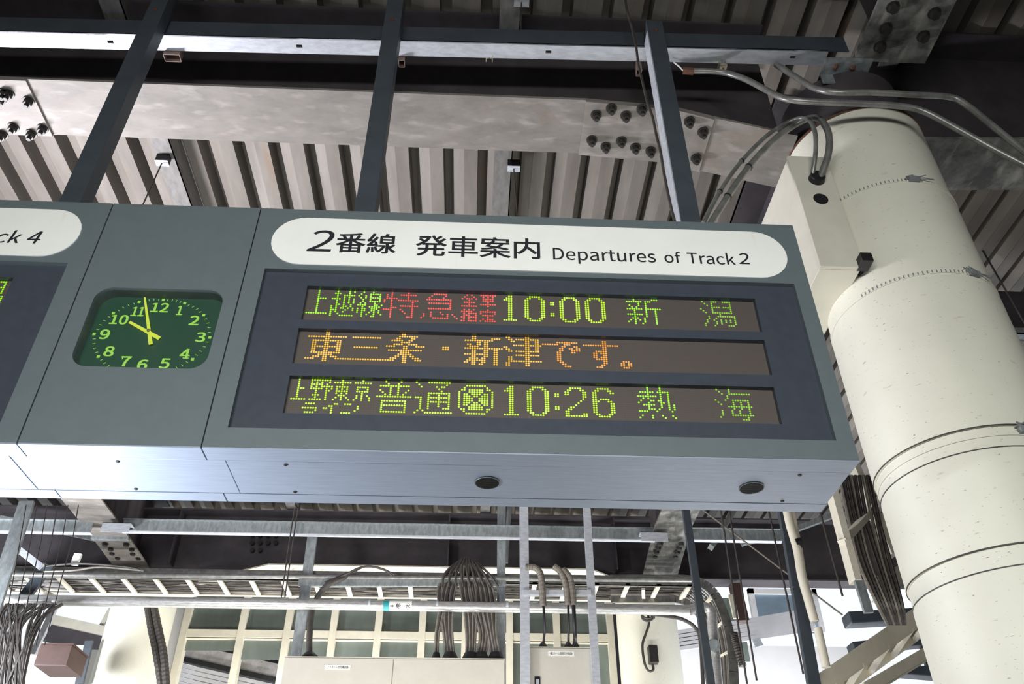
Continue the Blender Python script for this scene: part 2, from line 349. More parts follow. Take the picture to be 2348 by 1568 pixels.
B2.part('led_character', bar, AMBER, led3)
led_row(B2, 1.3845, *W3, [('小上', 0, 0, GREEN2), ('野', 7, 0, GREEN2), ('小東', 16, 0, GREEN2), ('京', 24, 0, GREEN2), ('ラ', 5, 11, GREEN2), ('イ', 13, 11, GREEN2), ('ン', 20, 11, GREEN2),
        ('普', 33, 0, GREEN2), ('通', 48, 0, GREEN2), ('X', 65, 1, GREEN2), ('1', 83, 1, GREEN2), ('0', 92, 1, GREEN2), (':', 103, 1, GREEN2), ('2', 107, 1, GREEN2), ('6', 118, 1, GREEN2), ('熱', 136, 0, GREEN), ('海', 167, 0, GREEND)], 192, X3o)
tp = pill(B2, -.674, 1.006, 1.797, 2.002)
text_part(B2, '2', INK, -.556, -.476, 1.853, 1.946, 1.9958, tp, .006, .12)
text_part(B2, '番線', INK, -.466, -.276, 1.852, 1.938, 1.9958, tp, .02)
text_part(B2, '発車案内', INK, -.210, .190, 1.848, 1.938, 1.9958, tp, .018)
text_part(B2, 'Departures', INK, .233, .567, 1.833, 1.899, 1.9958, tp, .008)
text_part(B2, 'of', INK, .596, .650, 1.849, 1.899, 1.9958, tp, .008)
text_part(B2, 'Track', INK, .672, .828, 1.848, 1.900, 1.9958, tp, .008)
text_part(B2, '2', INK, .841, .876, 1.853, 1.901, 1.9958, tp, .008, .1)

B4 = Thing('departure_board', 'grey departure board cut by the left edge, title ending in Track 4', 'sign', (-2.1, 2.16, ZL), 'hanging board of the platform')
X4L = XA-1.789
OP4 = (X4L+.06, -1.279, 1.198, 1.777)
shell(B4, X4L, XA-.002, OP4)
B4.part('bottom_panel', MB().box(X4L, XA-.05, 2.069, 2.2635, ZL-.003, ZL+.006), ALU, bevel=.001); screws(B4, (XA-.2,)); grille(B4, -2.1, 2.165)
xr4 = aY(36, 640, 2.03).x
V1, V2, V3 = (X4L+.2, xr4, 1.5915, 1.726), (X4L+.2, xr4, 1.429, 1.559), (X4L+.2, xr4, 1.259, 1.386)
pn = MB(); window_panel(pn, OP4[0], OP4[1], OP4[2], OP4[3], [V1, V2, V3], 2.018, 2.036); B4.part('screen_panel', pn, SCREEN)
xg = aY(13, 690, 2.036).x-16.3*DP
led_row(B4, 1.7285, *V1, [('潟', 0, 0, GREEN)], 20, xg); led_row(B4, 1.5575, *V2, [], 20, xg); led_row(B4, 1.3845, *V3, [], 20, xg)
tp4 = pill(B4, X4L+.06, -1.278, 1.799, 2.003)
xk, x4a, x4b = aY(51, 545, 2.0).x, aY(66, 545, 2.0).x, aY(96, 545, 2.0).x
text_part(B4, 'Departures of Track', INK, xk-.675, xk, 1.834, 1.905, 1.9958, tp4, .008, .15)
text_part(B4, '4', INK, x4a, x4b, 1.850, 1.902, 1.9958, tp4, .014, .15)

# clock panel
CK = Thing('platform_clock', 'square green clock set in the grey panel between the two departure boards', 'clock', (-.97, 2.16, ZL), 'hanging board of the platform')
CX0, CX1, CZ0, CZ1, cr = -1.160, -.777, 1.388, 1.682, .05
def rrect(x0, x1, z0, z1, r, n=8):
    out = []
    for cx, cz, a0 in ((x1-r, z1-r, 0), (x0+r, z1-r, 90), (x0+r, z0+r, 180), (x1-r, z0+r, 270)):
        for k in range(n+1): t = math.radians(a0+90*k/n); out.append((cx+r*math.cos(t), cz+r*math.sin(t)))
    return out
inner = rrect(CX0, CX1, CZ0, CZ1, cr); N = len(inner)
XL, XR = XA+.002, XB-.002
h = MB(); h.box(XL, XR, Y0, 2.06, CZ1, ZT).box(XL, XR, Y0, 2.06, ZL, CZ0).box(XL, CX0, Y0, 2.06, CZ0, CZ1).box(CX1, XR, Y0, 2.06, CZ0, CZ1)
for q, (ex, ez) in enumerate(((CX1, CZ1), (CX0, CZ1), (CX0, CZ0), (CX1, CZ0))):
    h.slab([(ex, ez)]+inner[q*9:q*9+9], Y0, 2.06)
h.box(XL, XR, 2.06, YB, 1.16, ZT)
CK.part('housing', h, SIGN)
CK.part('edge_strip', MB().box(XL, XR, Y0+.001, 2.066, ZL-.004, ZL).box(XL, XR, 2.266, YB, ZL-.004, 1.16), ALU)
CK.part('groove', MB().box(XL+.002, XR-.002, 2.066, 2.266, ZL+.006, 1.165), SEAM)
CK.part('bottom_panel', MB().box(XL-.048, XB+.048, 2.069, 2.2635, ZL-.003, ZL+.006), ALU, bevel=.001)
screws(CK, (aZ(267, 1049, ZL).x, ))
YD = 2.045
dial = CK.part('dial', MB().box(CX0-.01, CX1+.01, YD, YD+.006, CZ0-.03, CZ1+.01), DIAL)
dc = (aY(481, 774, YD)+aY(216, 766, YD))/2; ra, rb = .171, aY(375, 688, YD).z-dc.z+.003
hp = {12: (980, 622), 1: (1108, 642), 2: (1222, 713), 3: (1258, 847), 4: (1155, 978), 8: (590, 962), 9: (565, 827), 10: (680, 702), 11: (835, 635)}
hpos = {k: aY(u/2.614, 450+v/2.614, YD)-dc for k, (u, v) in hp.items()}
for k, o_k in ((5, 11), (6, 12), (7, 1)): hpos[k] = -hpos[o_k]
tk = MB(); sq = MB()
for hN in range(1, 13):
    a_, b_ = hpos[hN], hpos[hN % 12+1]; t0, t1 = math.atan2(a_.z, a_.x), math.atan2(b_.z, b_.x)
    if t1 > t0: t1 -= 2*math.pi
    r0, r1 = math.hypot(a_.x, a_.z), math.hypot(b_.x, b_.z)
    if dc.z+a_.z > CZ0-.01: sq.box(dc.x+a_.x-.0042, dc.x+a_.x+.0042, YD-.002, YD-.0005, dc.z+a_.z-.0042, dc.z+a_.z+.0042)
    for q in range(1, 5):
        t = t0+(t1-t0)*q/5; r = r0+(r1-r0)*q/5+.0035*math.sin(math.pi*q/5)
        if dc.z+r*math.sin(t) < CZ0-.01: continue
        tk.bar((dc.x+r*math.cos(t), YD-.0015, dc.z+r*math.sin(t)), (dc.x+r*.95*math.cos(t), YD-.0015, dc.z+r*.95*math.sin(t)), .0014, .001, (0, 1, 0))
CK.part('minute_marks', tk, NUM, dial); CK.part('hour_marks', sq, NUM, dial)
for s_, cx_, cy_ in (('12', 960, 668), ('1', 1078, 685), ('2', 1166, 745), ('3', 1203, 845), ('4', 1110, 945), ('5', 988, 1003), ('6', 855, 1010), ('7', 752, 990), ('8', 655, 930), ('9', 628, 828), ('10', 715, 740), ('11', 828, 692)):
    c = aY(cx_/2.614, 450+cy_/2.614, YD); wd = .027 if len(s_) == 1 else .051
    if s_ == '1': wd = .013
    if s_ == '11': wd = .034
    no = text_part(CK, s_, NUM, c.x-wd/2, c.x+wd/2, c.z-.0175, c.z+.0175, YD-.001, dial, .045, 0, 'numeral')
    sf = MB()
    for k, ch in enumerate(s_):
        if ch in '147':
            bx = {'1': c.x+(.002 if len(s_) == 1 else (-.0145 if (k == 0 and s_ != '11') else (-.0105 if k == 0 else .0115))), '4': c.x+.005, '7': c.x-.002}[ch]
            if ch != '7': sf.box(bx-.0085, bx+.0085, YD-.0018, YD-.0006, c.z-.0168, c.z-.0138)
            else: sf.box(c.x-.012, c.x-.009, YD-.0018, YD-.0006, c.z+.007, c.z+.0165)
    if sf.v: CK.part('serif', sf, NUM, dial)
YH = YD-.008
def hand(name, ta, ti, w0, w1, y):
    a = aY(ta[0]/2.614, 450+ta[1]/2.614, y); b = aY(ti[0]/2.614, 450+ti[1]/2.614, y); d = (b-a).normalized(); n = Vector((-d.z, 0, d.x))
    mb = MB(); P8 = []
    for yy in (y, y+.002): P8 += [Vector((0, yy, 0))+Vector((q.x, 0, q.z)) for q in (a-n*w0, a+n*w0, b+n*w1, b-n*w1)]
    mb.hexa([P8[0], P8[1], P8[2], P8[3], P8[4], P8[5], P8[6], P8[7]]); CK.part(name, mb, HAND)
hand('hour_hand', (955, 850), (775, 752), .0062, .0042, YH); hand('minute_hand', (903, 885), (867, 605), .0058, .0026, YH-.003)
pc = aY(890/2.614, 450+802/2.614, YH-.004)
CK.part('hub', MB().dome((pc.x, YH-.003, pc.z), (0, -1, 0), .006, .004, 12), mat('hub_brown', (.16, .13, .06), .5))
GLs = bpy.data.materials.new('clock_glass'); GLs.use_nodes = True; nt = GLs.node_tree; nt.nodes.clear()
o_ = nt.nodes.new('ShaderNodeOutputMaterial'); mx = nt.nodes.new('ShaderNodeMixShader'); tr = nt.nodes.new('ShaderNodeBsdfTransparent'); gs = nt.nodes.new('ShaderNodeBsdfGlossy')
gs.inputs['Roughness'].default_value = .04; fr = nt.nodes.new('ShaderNodeFresnel'); fr.inputs[0].default_value = 1.55
nt.links.new(fr.outputs[0], mx.inputs[0]); nt.links.new(tr.outputs[0], mx.inputs[1]); nt.links.new(gs.outputs[0], mx.inputs[2]); nt.links.new(mx.outputs[0], o_.inputs[0])
gp = MB(); gp.add([(x, Y0+.012, z) for x, z in inner], [tuple(range(N))]); CK.part('glass', gp, GLs)
for xs_ in (XA, XB): single('joint_seal', MB().box(xs_-.0025, xs_+.0025, Y0+.006, YB-.004, ZL+.002, ZT-.004), SEAM,
        'thin black seal on the '+('left' if xs_ == XA else 'right')+' side of the clock panel', 'seal')

# ------------------------------------------------------------------ hanging posts and their rail
def post(name, pxb, pyb, ztop, label):
    p = aY(pxb, pyb, 2.12); T = Thing(name, label, 'post', (p.x+.035, 2.155, ZT), 'posts holding the departure boards')
    T.part('tube', MB().box(p.x, p.x+.072, 2.12, 2.19, ZT, ztop), POST, bevel=.002)
    T.part('end_plate', MB().box(p.x-.01, p.x+.082, 2.11, 2.20, ZT, ZT+.006), POST)
    T.part('bolt', MB().dome((p.x+.036, 2.12, 3.36), (0, -1, 0), .011, .009, 6), RUST); return T
post('hanger_post', 144, 441, 3.72, 'dark square post above the left board, leftmost of three')
post('hanger_post', 815, 470, 3.58, 'dark square post above the 2 of the title, middle of three')
p3 = post('hanger_post', 1561, 500, 3.44, 'dark square post nearest the cream column, with a rope beside it')
q = aY(1561, 500, 2.12); p3.part('lit_side_strip', MB().box(q.x-.004, q.x, 2.125, 2.192, ZT+.006, 3.36), GALV, label='pale strip standing for the lamplit left face')  # lamplight on the post's left face, put into a paler strip
rl = Thing('angle_rail', 'long steel angle rail above the boards with its pale lower flange', 'rail', (0, 2.25, 3.33))
za, zb = 3.30, 3.395                        # it rises slightly to the right like in the photograph
def rz(x): return 3.33+.028*(x+.25)
w8 = MB(); xl, xr = -4.2, 1.66
w8.hexa([(xl, 2.2, rz(xl)), (xr, 2.2, rz(xr)), (xr, 2.206, rz(xr)), (xl, 2.206, rz(xl)), (xl, 2.2, rz(xl)+.105), (xr, 2.2, rz(xr)+.11), (xr, 2.206, rz(xr)+.11), (xl, 2.206, rz(xl)+.105)])
rl.part('web', w8, POST)
slots = [aZ(px, py, rz(aZ(px, py, 3.34).x)).x for px, py in ((250, 88), (685, 98), (1258, 115), (1816, 137))]
fl = MB()
def fseg(xa, xb, ya, yb): fl.hexa([(xa, ya, rz(xa)), (xb, ya, rz(xb)), (xb, yb, rz(xb)), (xa, yb, rz(xa)), (xa, ya, rz(xa)+.006), (xb, ya, rz(xb)+.006), (xb, yb, rz(xb)+.006), (xa, yb, rz(xa)+.006)])
xc = xl
for sx in slots:
    fseg(xc, sx-.013, 2.2, 2.278); fseg(sx-.013, sx+.013, 2.2, 2.232); fseg(sx-.013, sx+.013, 2.248, 2.278); xc = sx+.013
fseg(xc, xr-.1, 2.2, 2.278); rl.part('flange', fl, GALV)
# bracket under the cross beam
a = aY(1886, 175, 2.22)
br = Thing('rail_bracket', 'grey bent steel bracket joining the rail to the cross beam', 'bracket', (a.x, 2.25, a.z))
br.part('plate', MB().hexa([(1.53, 2.185, 3.30), (1.75, 2.185, 3.31), (1.75, 2.275, 3.31), (1.53, 2.275, 3.30), (1.53, 2.185, 3.306), (1.75, 2.185, 3.316), (1.75, 2.275, 3.316), (1.53, 2.275, 3.306)]).box(1.53, 1.75, 2.27, 2.276, 3.24, 3.31), GALVD)
for q in (1.585, 1.665): br.part('bolt', MB().dome((q, 2.225, 3.30), (0, 0, -1), .014, .012, 6), RUST)
# tube ends and clips hanging behind the rail
for px, py, wd, lab in ((395, 134, .036, 'hollow square tube end beside the left post'), (921, 147, .014, 'small hollow tube end beside the middle post'), (1465, 168, .012, 'rusty tube end beside the right post')):
    p = aY(px, py, 2.30); T = Thing('tube_end', lab, 'tube', (p.x, 2.30, p.z), 'cut tube ends under the rail'); h2 = .018
    t = MB()
    for (q0, q1, q2, q3) in ((-wd, wd, -.002, 0), (-wd, wd, .018*2-.002, .036), (-wd, -wd+.002, 0, .036), (wd-.002, wd, 0, .036)):
        t.box(p.x+q0, p.x+q1, p.y+q2-.018, p.y+q3-.018, p.z, rz(p.x)+.12)
    T.part('wall', t, mat('tube_brown', (.20, .14, .12), .5))
for px, py, lab in ((1122, 128, 'steel clip under the rail left of the right post'), (1656, 158, 'steel clip holding the bent conduit to the rail')):
    p = aY(px, py, 2.29); T = Thing('rail_clip', lab, 'clip', (p.x, p.y, p.z), 'clips under the rail')
    T.part('jaw', MB().box(p.x-.016, p.x+.016, 2.262, 2.30, p.z-.01, p.z+.004).box(p.x-.016, p.x-.012, 2.262, 2.30, p.z, rz(p.x)).box(p.x+.012, p.x+.016, 2.262, 2.30, p.z, rz(p.x)), mat('clip_steel', (.5, .46, .36), .4, .5))
    T.part('bolt', MB().tube([(p.x, 2.28, p.z-.02), (p.x, 2.28, rz(p.x))], .005, 6), RUST)
# rope along the right post
rp = [aY(x_, y_, 2.105) for x_, y_ in ((1432, -20), (1437, 20), (1448, 60), (1458, 100), (1464, 150), (1474, 190), (1483, 230), (1497, 270), (1505, 310), (1515, 350), (1522, 395), (1531, 440), (1541, 485), (1547, 507))]
single('rope', MB().tube(rp, .0055, 7), CABLE, 'dark twisted rope hanging along the right hanger post', 'rope', smooth=True)

# ------------------------------------------------------------------ steel frame of the roof
def ibeam_x(T, pts, yf, yb, ztop, flange=BEAM, web=DARK):   # pts: (x, z) of the bottom flange; dark web colour stands in for its shade
    f = MB(); wb = MB(); ym = (yf+yb)/2
    for (xa, z_a), (xb, z_b) in zip(pts, pts[1:]):
        f.hexa([(xa, yf, z_a), (xb, yf, z_b), (xb, yb, z_b), (xa, yb, z_a), (xa, yf, z_a+.014), (xb, yf, z_b+.014), (xb, yb, z_b+.014), (xa, yb, z_a+.014)])
        wb.hexa([(xa, ym-.006, z_a+.014), (xb, ym-.006, z_b+.014), (xb, ym+.006, z_b+.014), (xa, ym+.006, z_a+.014), (xa, ym-.006, ztop), (xb, ym-.006, ztop), (xb, ym+.006, ztop), (xa, ym+.006, ztop)])
    T.part('bottom_flange', f, flange); T.part('web', wb, web)
    T.part('top_flange', MB().box(pts[0][0], pts[-1][0], yf, yb, ztop, ztop+.014), web)
YF, YK = 2.385, 2.695
b1 = Thing('roof_beam', 'wide grey steel beam crossing above the boards, with bolted splice plates', 'beam', (0, 2.54, 3.2), 'beams along the platform')
bp = [(-6, 3.2), (.46, 3.2)]+[(aY(px, py, YF).x, aY(px, py, YF).z) for px, py in ((1548, 250), (1638, 274))]+[(1.40, 3.02)]
bp[2] = (bp[2][0], 3.165)
bp[3] = (bp[3][0], 3.105); bp[4] = (1.40, 3.00)
ibeam_x(b1, bp, YF, YK, 3.86)
def zb1(x):
    for (xa, z_a), (xb, z_b) in zip(bp, bp[1:]):
        if xa <= x <= xb: return z_a+(z_b-z_a)*(x-xa)/(xb-xa)
    return 3.0
def splice(T, xs, pr, sl=0):
    pl = MB()
    for xa, xb in zip(xs, xs[1:]):
        z_a, z_b = zb1(xa)-.012, zb1(xb)-.012
        pl.hexa([(xa, YF, z_a), (xb, YF, z_b), (xb, YK, z_b), (xa, YK, z_a), (xa, YF, z_a+.0119), (xb, YF, z_b+.0119), (xb, YK, z_b+.0119), (xa, YK, z_a+.0119)])
    po = T.part('splice_plate', pl, BEAM)
    for px, py in pr:
        p = aZ(px, py, 3.19); z = zb1(p.x)-.012; p = aZ(px, py, z); p = aZ(px, py, zb1(p.x)-.012)
        bb = MB(); bb.tube([(p.x, p.y, z+.001), (p.x, p.y, z-.006)], .026, 12); bb.tube([(p.x, p.y, z-.006), (p.x, p.y, z-.03)], .019, 6); bb.tube([(p.x, p.y, z-.03), (p.x, p.y, z-.045)], .010, 8)
        T.part('bolt', bb, BOLT, po)
splice(b1, [-2.9, -2.04], [(10, 213), (20, 214), (66, 231), (0, 228), (31, 291), (72, 306), (98, 294), (6, 308)])
splice(b1, [.46, bp[2][0], bp[3][0]], [(1367, 262), (1402, 247), (1435, 264), (1472, 249), (1580, 275), (1611, 298), (1357, 320), (1389, 335), (1425, 322), (1457, 337), (1492, 345), (1595, 358)])
# beam on the far side of the column
b1r = Thing('roof_beam', 'mottled dark steel beam right of the cream column', 'beam', (2.2, 2.54, 2.9), 'beams along the platform')
q0, q1 = aY(2110, 318, YF), aY(2600, 330, YF)
bp2 = [(1.95, q0.z), (q1.x+1.5, q0.z+.12)]
f_ = bp; ibeam_x(b1r, bp2, YF, YK, 3.86, BEAMD)
# cross beams running away from the camera
def ibeam_y(T, x0, x1, pts, ztop, flange=BEAM, web=DARK):    # pts: (y, z); shade on the web is put into its dark colour
    f = MB(); wb = MB(); xm = (x0+x1)/2
    for (ya, z_a), (yb, z_b) in zip(pts, pts[1:]):
        f.hexa([(x0, ya, z_a), (x1, ya, z_a), (x1, yb, z_b), (x0, yb, z_b), (x0, ya, z_a+.014), (x1, ya, z_a+.014), (x1, yb, z_b+.014), (x0, yb, z_b+.014)])
        wb.hexa([(xm-.006, ya, z_a+.014), (xm+.006, ya, z_a+.014), (xm+.006, yb, z_b+.014), (xm-.006, yb, z_b+.014), (xm-.006, ya, ztop), (xm+.006, ya, ztop), (xm+.006, yb, ztop), (xm-.006, yb, ztop)])
    T.part('bottom_flange', f, flange); T.part('web', wb, web); T.part('top_flange', MB().box(x0, x1, pts[0][0], pts[-1][0], ztop, ztop+.014), web)
def bolts_down(T, pts, z, r=.02, parent=None):
    for (x, y) in pts:
        bb = MB(); bb.tube([(x, y, z+.001), (x, y, z-.005)], r*1.3, 10); bb.tube([(x, y, z-.005), (x, y, z-.028)], r, 6); T.part('bolt', bb, BOLT, parent)
cb1 = Thing('cross_beam', 'mottled cross beam at the upper right corner above the column', 'beam', (1.83, 0, 3.3), 'cross beams of the roof')
ibeam_y(cb1, 1.66, 1.99, [(-5.9, 3.31), (2.20, 3.31)], 3.86, BEAMD)
bolts_down(cb1, [(1.73, 1.93), (1.74, 2.03), (1.75, 2.12), (1.92, 1.95), (1.92, 2.06), (1.80, 1.85), (1.90, 1.84)], 3.31, .022)
cb2 = Thing('cross_beam', 'pale cross beam right of the cabinets with bolted haunch, behind the board', 'beam', (1.83, 5, 3.2), 'cross beams of the roof')
xq = aZ(1518, 1168, 3.2).x
ibeam_y(cb2, xq, xq+.33, [(2.80, 3.2), (6.9, 3.2), (7.75, 3.0)], 3.86, BEAMD)
bolts_down(cb2, [(xq+.07+.19*(k % 2)+.02*(k//2 % 2), 2.86+.09*(k//2)) for k in range(12)], 3.2, .022)
bolts_down(cb2, [(xq+.07+.19*(k % 2), 7.05+.09*(k//2)) for k in range(8)], 3.12, .024)
cb3 = Thing('cross_beam', 'pale cross beam at the lower left behind the clock', 'beam', (-3.27, 5, 3.2), 'cross beams of the roof')
ibeam_y(cb3, -3.44, -3.11, [(2.8, 3.2), (7.1, 3.2), (8.05, 3.16)], 3.86, BEAM)
cb3.part('cover_strip', MB().box(-3.44, -3.11, 7.28, 7.32, 3.17, 3.2), GALVD)
bolts_down(cb3, [(-3.36+.19*(k % 2)+.02*(k//2 % 2), 7.42+.10*(k//2)) for k in range(8)], 3.19, .024)
# purlins
PURL = mat('purlin_grey', (.19, .185, .18), .5, .2, .3, 10, (3, 1, 3))
def zprof(T, x0, x1, y0, y1, z0, z1, mt=PURL):
    T.part('flange', MB().box(x0, x1, y0, y1, z0, z0+.005), mt); T.part('web', MB().box(x1-.006, x1, y0, y1, z0, z1), mt)
for i, (x0, lab) in enumerate(((-3.80, 'roof purlin behind the Track 4 board, leftmost'), (-1.865, 'roof purlin passing over the clock, with a hanger rod clamp'), (.06, 'roof purlin above the middle of the Track 2 board'), (2.02, 'roof purlin over the cream column'))):
    T = Thing('purlin', lab, 'purlin', (x0, 3, 3.75), 'purlins under the roof sheet'); zprof(T, x0, x0+.105, -5.5, 7.9, 3.75, 3.90)
for px, py, qx, qy, lab in ((372, 372, 330, 464, 'thin hanger rod clamped to the purlin over the clock'), (1178, 385, 1186, 492, 'thin hanger rod clamped to the purlin above the board middle'), (1196, 4, 1194, 60, 'thin hanger rod at the top edge of the picture')):
    p = aZ(px, py, 3.70); T = Thing('hanger_rod', lab, 'rod', (p.x, p.y, p.z), 'hanger rods')
    T.part('clamp', MB().box(p.x-.035, p.x+.035, p.y-.02, p.y+.02, p.z-.004, p.z+.05), BLACK)
    T.part('lip', MB().box(p.x-.036, p.x+.036, p.y-.022, p.y+.022, p.z-.008, p.z-.004), GALV)
    e = aY(qx, qy, p.y) if qy < 100 else aY(qx, qy, p.y)
    d = (e-p); T.part('rod', MB().tube([p, p+d*1.6], .004, 6), CABLE)

# far girder and its lit lower flange
g2 = Thing('far_girder', 'deep dark girder with a cream lower flange behind the cabinets', 'beam', (-.7, 7.95, 3.1), 'beams along the platform')
zf = aY(760, 1297, 7.8).z
gp2 = [(-3.1, zf-.32), (-1.95, zf), (1.15, zf+.0), (1.45, zf-.12)]
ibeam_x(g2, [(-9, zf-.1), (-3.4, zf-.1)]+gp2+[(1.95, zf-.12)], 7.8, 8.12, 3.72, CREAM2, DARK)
for ix in range(4):
    for iz in range(3):
        if iz == 0 and ix > 1: continue
        T_ = aY(578+18*ix, 1262-17*iz, 7.93); g2.part('bolt', MB().tube([(T_.x, 7.954, T_.z), (T_.x, 7.915, T_.z)], .022, 6), BOLT)
for k in range(5): g2.part('bolt', MB().dome((-2.0+.14*k, 7.9+.04*(k % 2), zf-.001), (0, 0, -1), .025, .02, 8), CREAM2)
for xx in (-2.9, -.25, 1.4): g2.part('stiffener', MB().box(xx, xx+.012, 7.8, 7.95, zf+.02, 3.72), DARK)

q = aY(2345, 778, 4.2)
fs_ = Thing('dark_fascia', 'dark brown steel fascia right of the cream column', 'fascia', (5, 4.2, q.z))
fs_.part('sheet', MB().box(2.45, 9, 4.2, 4.22, q.z, 3.72), DARK); fs_.part('edge_angle', MB().box(2.45, 9, 4.14, 4.2, q.z, q.z+.008).box(2.45, 9, 4.14, 4.146, q.z, q.z+.05), GALVD)
for k in range(4): fs_.part('stiffener', MB().box(2.9+1.5*k, 2.92+1.5*k, 4.1, 4.2, q.z+.06, 3.72), DARK)
g3 = Thing('far_girder', 'deep dark girder at the lower right above the glare', 'beam', (4, 8.0, 2.9), 'beams along the platform')
zg = aY(1950, 1342, 7.9).z
ibeam_x(g3, [(1.96, zg), (9, zg+.02)], 7.8, 8.0, 3.72, DARK, DARK)

# ------------------------------------------------------------------ columns
def column(T, cx, cy, secs, n=64):
    for z0, z1, r in secs:
        T.part('sleeve', MB().tube([(cx, cy, z0), (cx, cy, z1)], r, n), CREAM, smooth=True)
ccx, ccy = 1.70, 2.515
c1 = Thing('column', 'large round cream column at the right with strapped sheet sleeves', 'column', (ccx, ccy, -ZO), 'cream columns')
column(c1, ccx, ccy, [(-ZO, .945, .300), (.945, 1.008, .297), (1.008, 1.32, .303), (1.32, 1.395, .300), (1.395, 2.03, .309), (2.03, 2.06, .307), (2.06, 2.53, .305), (2.53, 3.0, .302)])
def strap(T, z, r, name='strap', tilt=.0, w_=.018, mt=None):
    n = 64; vs = []; s = MB()
    for rr in (r, r+.003):
        for dz in (-w_/2, w_/2):
            for k in range(n): t = 2*math.pi*k/n; vs.append((ccx+rr*math.cos(t), ccy+rr*math.sin(t), z+dz+tilt*math.cos(t)))
    fs = []
    for k in range(n):
        k2 = (k+1) % n; fs += [(2*n+k, 2*n+k2, 3*n+k2, 3*n+k), (k, k2, 2*n+k2, 2*n+k), (n+k, 3*n+k, 3*n+k2, n+k2)]
    return T.part(name, s.add(vs, fs), mt or CREAM)
def buckle(so, ang, z, r, sc=1, teeth=True):
    t0 = math.radians(ang); b = MB(); c = Vector((ccx+(r+.008)*math.cos(t0), ccy+(r+.008)*math.sin(t0), z)); tg = Vector((-math.sin(t0), math.cos(t0), 0))
    b.bar(c-tg*.022*sc, c+tg*.022*sc, .016, .02*sc); b.tube([c-tg*.03*sc+Vector((0, 0, .01)), c+Vector((0, 0, .022))*sc, c+tg*.03*sc+Vector((0, 0, .006))], .0035, 6)
    rr = random.Random(int(ang*10))
    for k in range(6):
        b.tube([c+tg*rr.uniform(-.03, .03), c+tg*rr.uniform(-.05, .06)+Vector((0, 0, rr.uniform(-.01, .03))), c+tg*rr.uniform(.0, .09)+Vector((0, 0, rr.uniform(-.012, .012)))], .0016, 5)
    c1.part('buckle', b, GALVD, so)
    if not teeth: return
    lad = MB()
    for k in range(26):
        t = t0-.05-.052*k; lad.bar((ccx+(r+.0035)*math.cos(t), ccy+(r+.0035)*math.sin(t), z-.006), (ccx+(r+.0035)*math.cos(t), ccy+(r+.0035)*math.sin(t), z+.006), .004, .0015, (math.cos(t), math.sin(t), 0))
    c1.part('strap_teeth', lad, GALVD, so, kind='stuff')
def rim_z(px, py): return aY(px, py, 2.30).z
s1 = strap(c1, 2.53, .305); buckle(s1, -88, 2.53, .305)
s2 = strap(c1, 2.045, .307); buckle(s2, -72, 2.045, .307)
s3 = strap(c1, 1.365, .301, w_=.01); buckle(s3, -84, 1.375, .303, 1.2, False)
for z, r in ((1.395, .3095), (1.32, .3035), (1.008, .3035), (.945, .3005)): strap(c1, z, r-.0015, 'sleeve_seam', w_=.0035, mt=CABLE)
c1.part('head', MB().tube([(ccx, ccy, 3.001), (ccx, ccy, 3.30)], .27, 48), DARK, smooth=True)
c1.part('head_plate', MB().tube([(ccx, ccy, 2.992), (ccx, ccy, 3.004)], .306, 48), RUST)
for (cx, lab, nm) in (((aY(330, 1395, 8.3).x), 'cream round column at the lower left with twin conduits', 'L'), ((aY(1480, 1400, 8.3).x), 'cream round column behind the cabinets, with a grey socket box', 'R')):
    T = Thing('column', lab, 'column', (cx, 8.3, -ZO), 'cream columns')
    T.part('sleeve', MB().tube([(cx, 8.3, -ZO), (cx, 8.3, 1.9)], .30, 40), CREAM, smooth=True)
    T.part('sleeve', MB().tube([(cx, 8.3, 1.905), (cx, 8.3, 3.05)], .297, 40), CREAM, smooth=True)

# junction box on the big column
jb = Thing('junction_box', 'cream steel junction box on the column with two conduits entering its face', 'box', (1.3, 2.5, 2.1), None)
YJ = 2.28
A_, B_, C_, D_ = aY(1800, 358, YJ), aY(1882, 360, YJ), aY(1985, 604, YJ), aY(1890, 617, YJ)
def back(p, dy): return Vector((p.x, p.y+dy, p.z))
zt_, zb_ = (A_.z+B_.z)/2, (C_.z+D_.z)/2
xl_, xr_ = (A_.x+D_.x)/2, (B_.x+C_.x)/2
jb.part('body', MB().box(xl_+.003, xr_, YJ+.017, YJ+.44, zb_, zt_), BOXG, bevel=.002)
jb.part('door', MB().box(xl_, xr_+.004, YJ, YJ+.016, zb_-.002, zt_+.002), BOXG, bevel=.0015)
hc = aY(1882, 456, YJ); gcn = aY(1872, 412, YJ)
jb.part('knockout_hole', MB().tube([(hc.x, YJ+.001, hc.z), (hc.x, YJ-.001, hc.z)], .030, 24), BLACK)
jb.part('gland', MB().tube([(gcn.x, YJ, gcn.z), (gcn.x, YJ-.024, gcn.z)], [.034, .030], 20), BLACK, smooth=True)
jb.part('mounting_strap', MB().bar(aY(1983, 600, 2.29), (aY(1908, 785, 2.70)), .012, .02), BOLT)
q = aY(1985, 592, 2.25); jb.part('clamp', MB().box(q.x-.02, q.x+.022, 2.24, 2.30, q.z-.02, q.z+.02), BLACK)
def path(pts): return [aY(a, b, c) for a, b, c in pts]
def smooth_path(p, n=5):
    out = []; p = [Vector(q) for q in p]
    for i in range(len(p)-1):
        a, b, c, d = p[max(i-1, 0)], p[i], p[i+1], p[min(i+2, len(p)-1)]
        for k in range(n):
            t = k/n; out.append(.5*((2*b)+(c-a)*t+(2*a-5*b+4*c-d)*t*t+(3*b-a-3*c+d)*t**3))
    out.append(p[-1]); return out
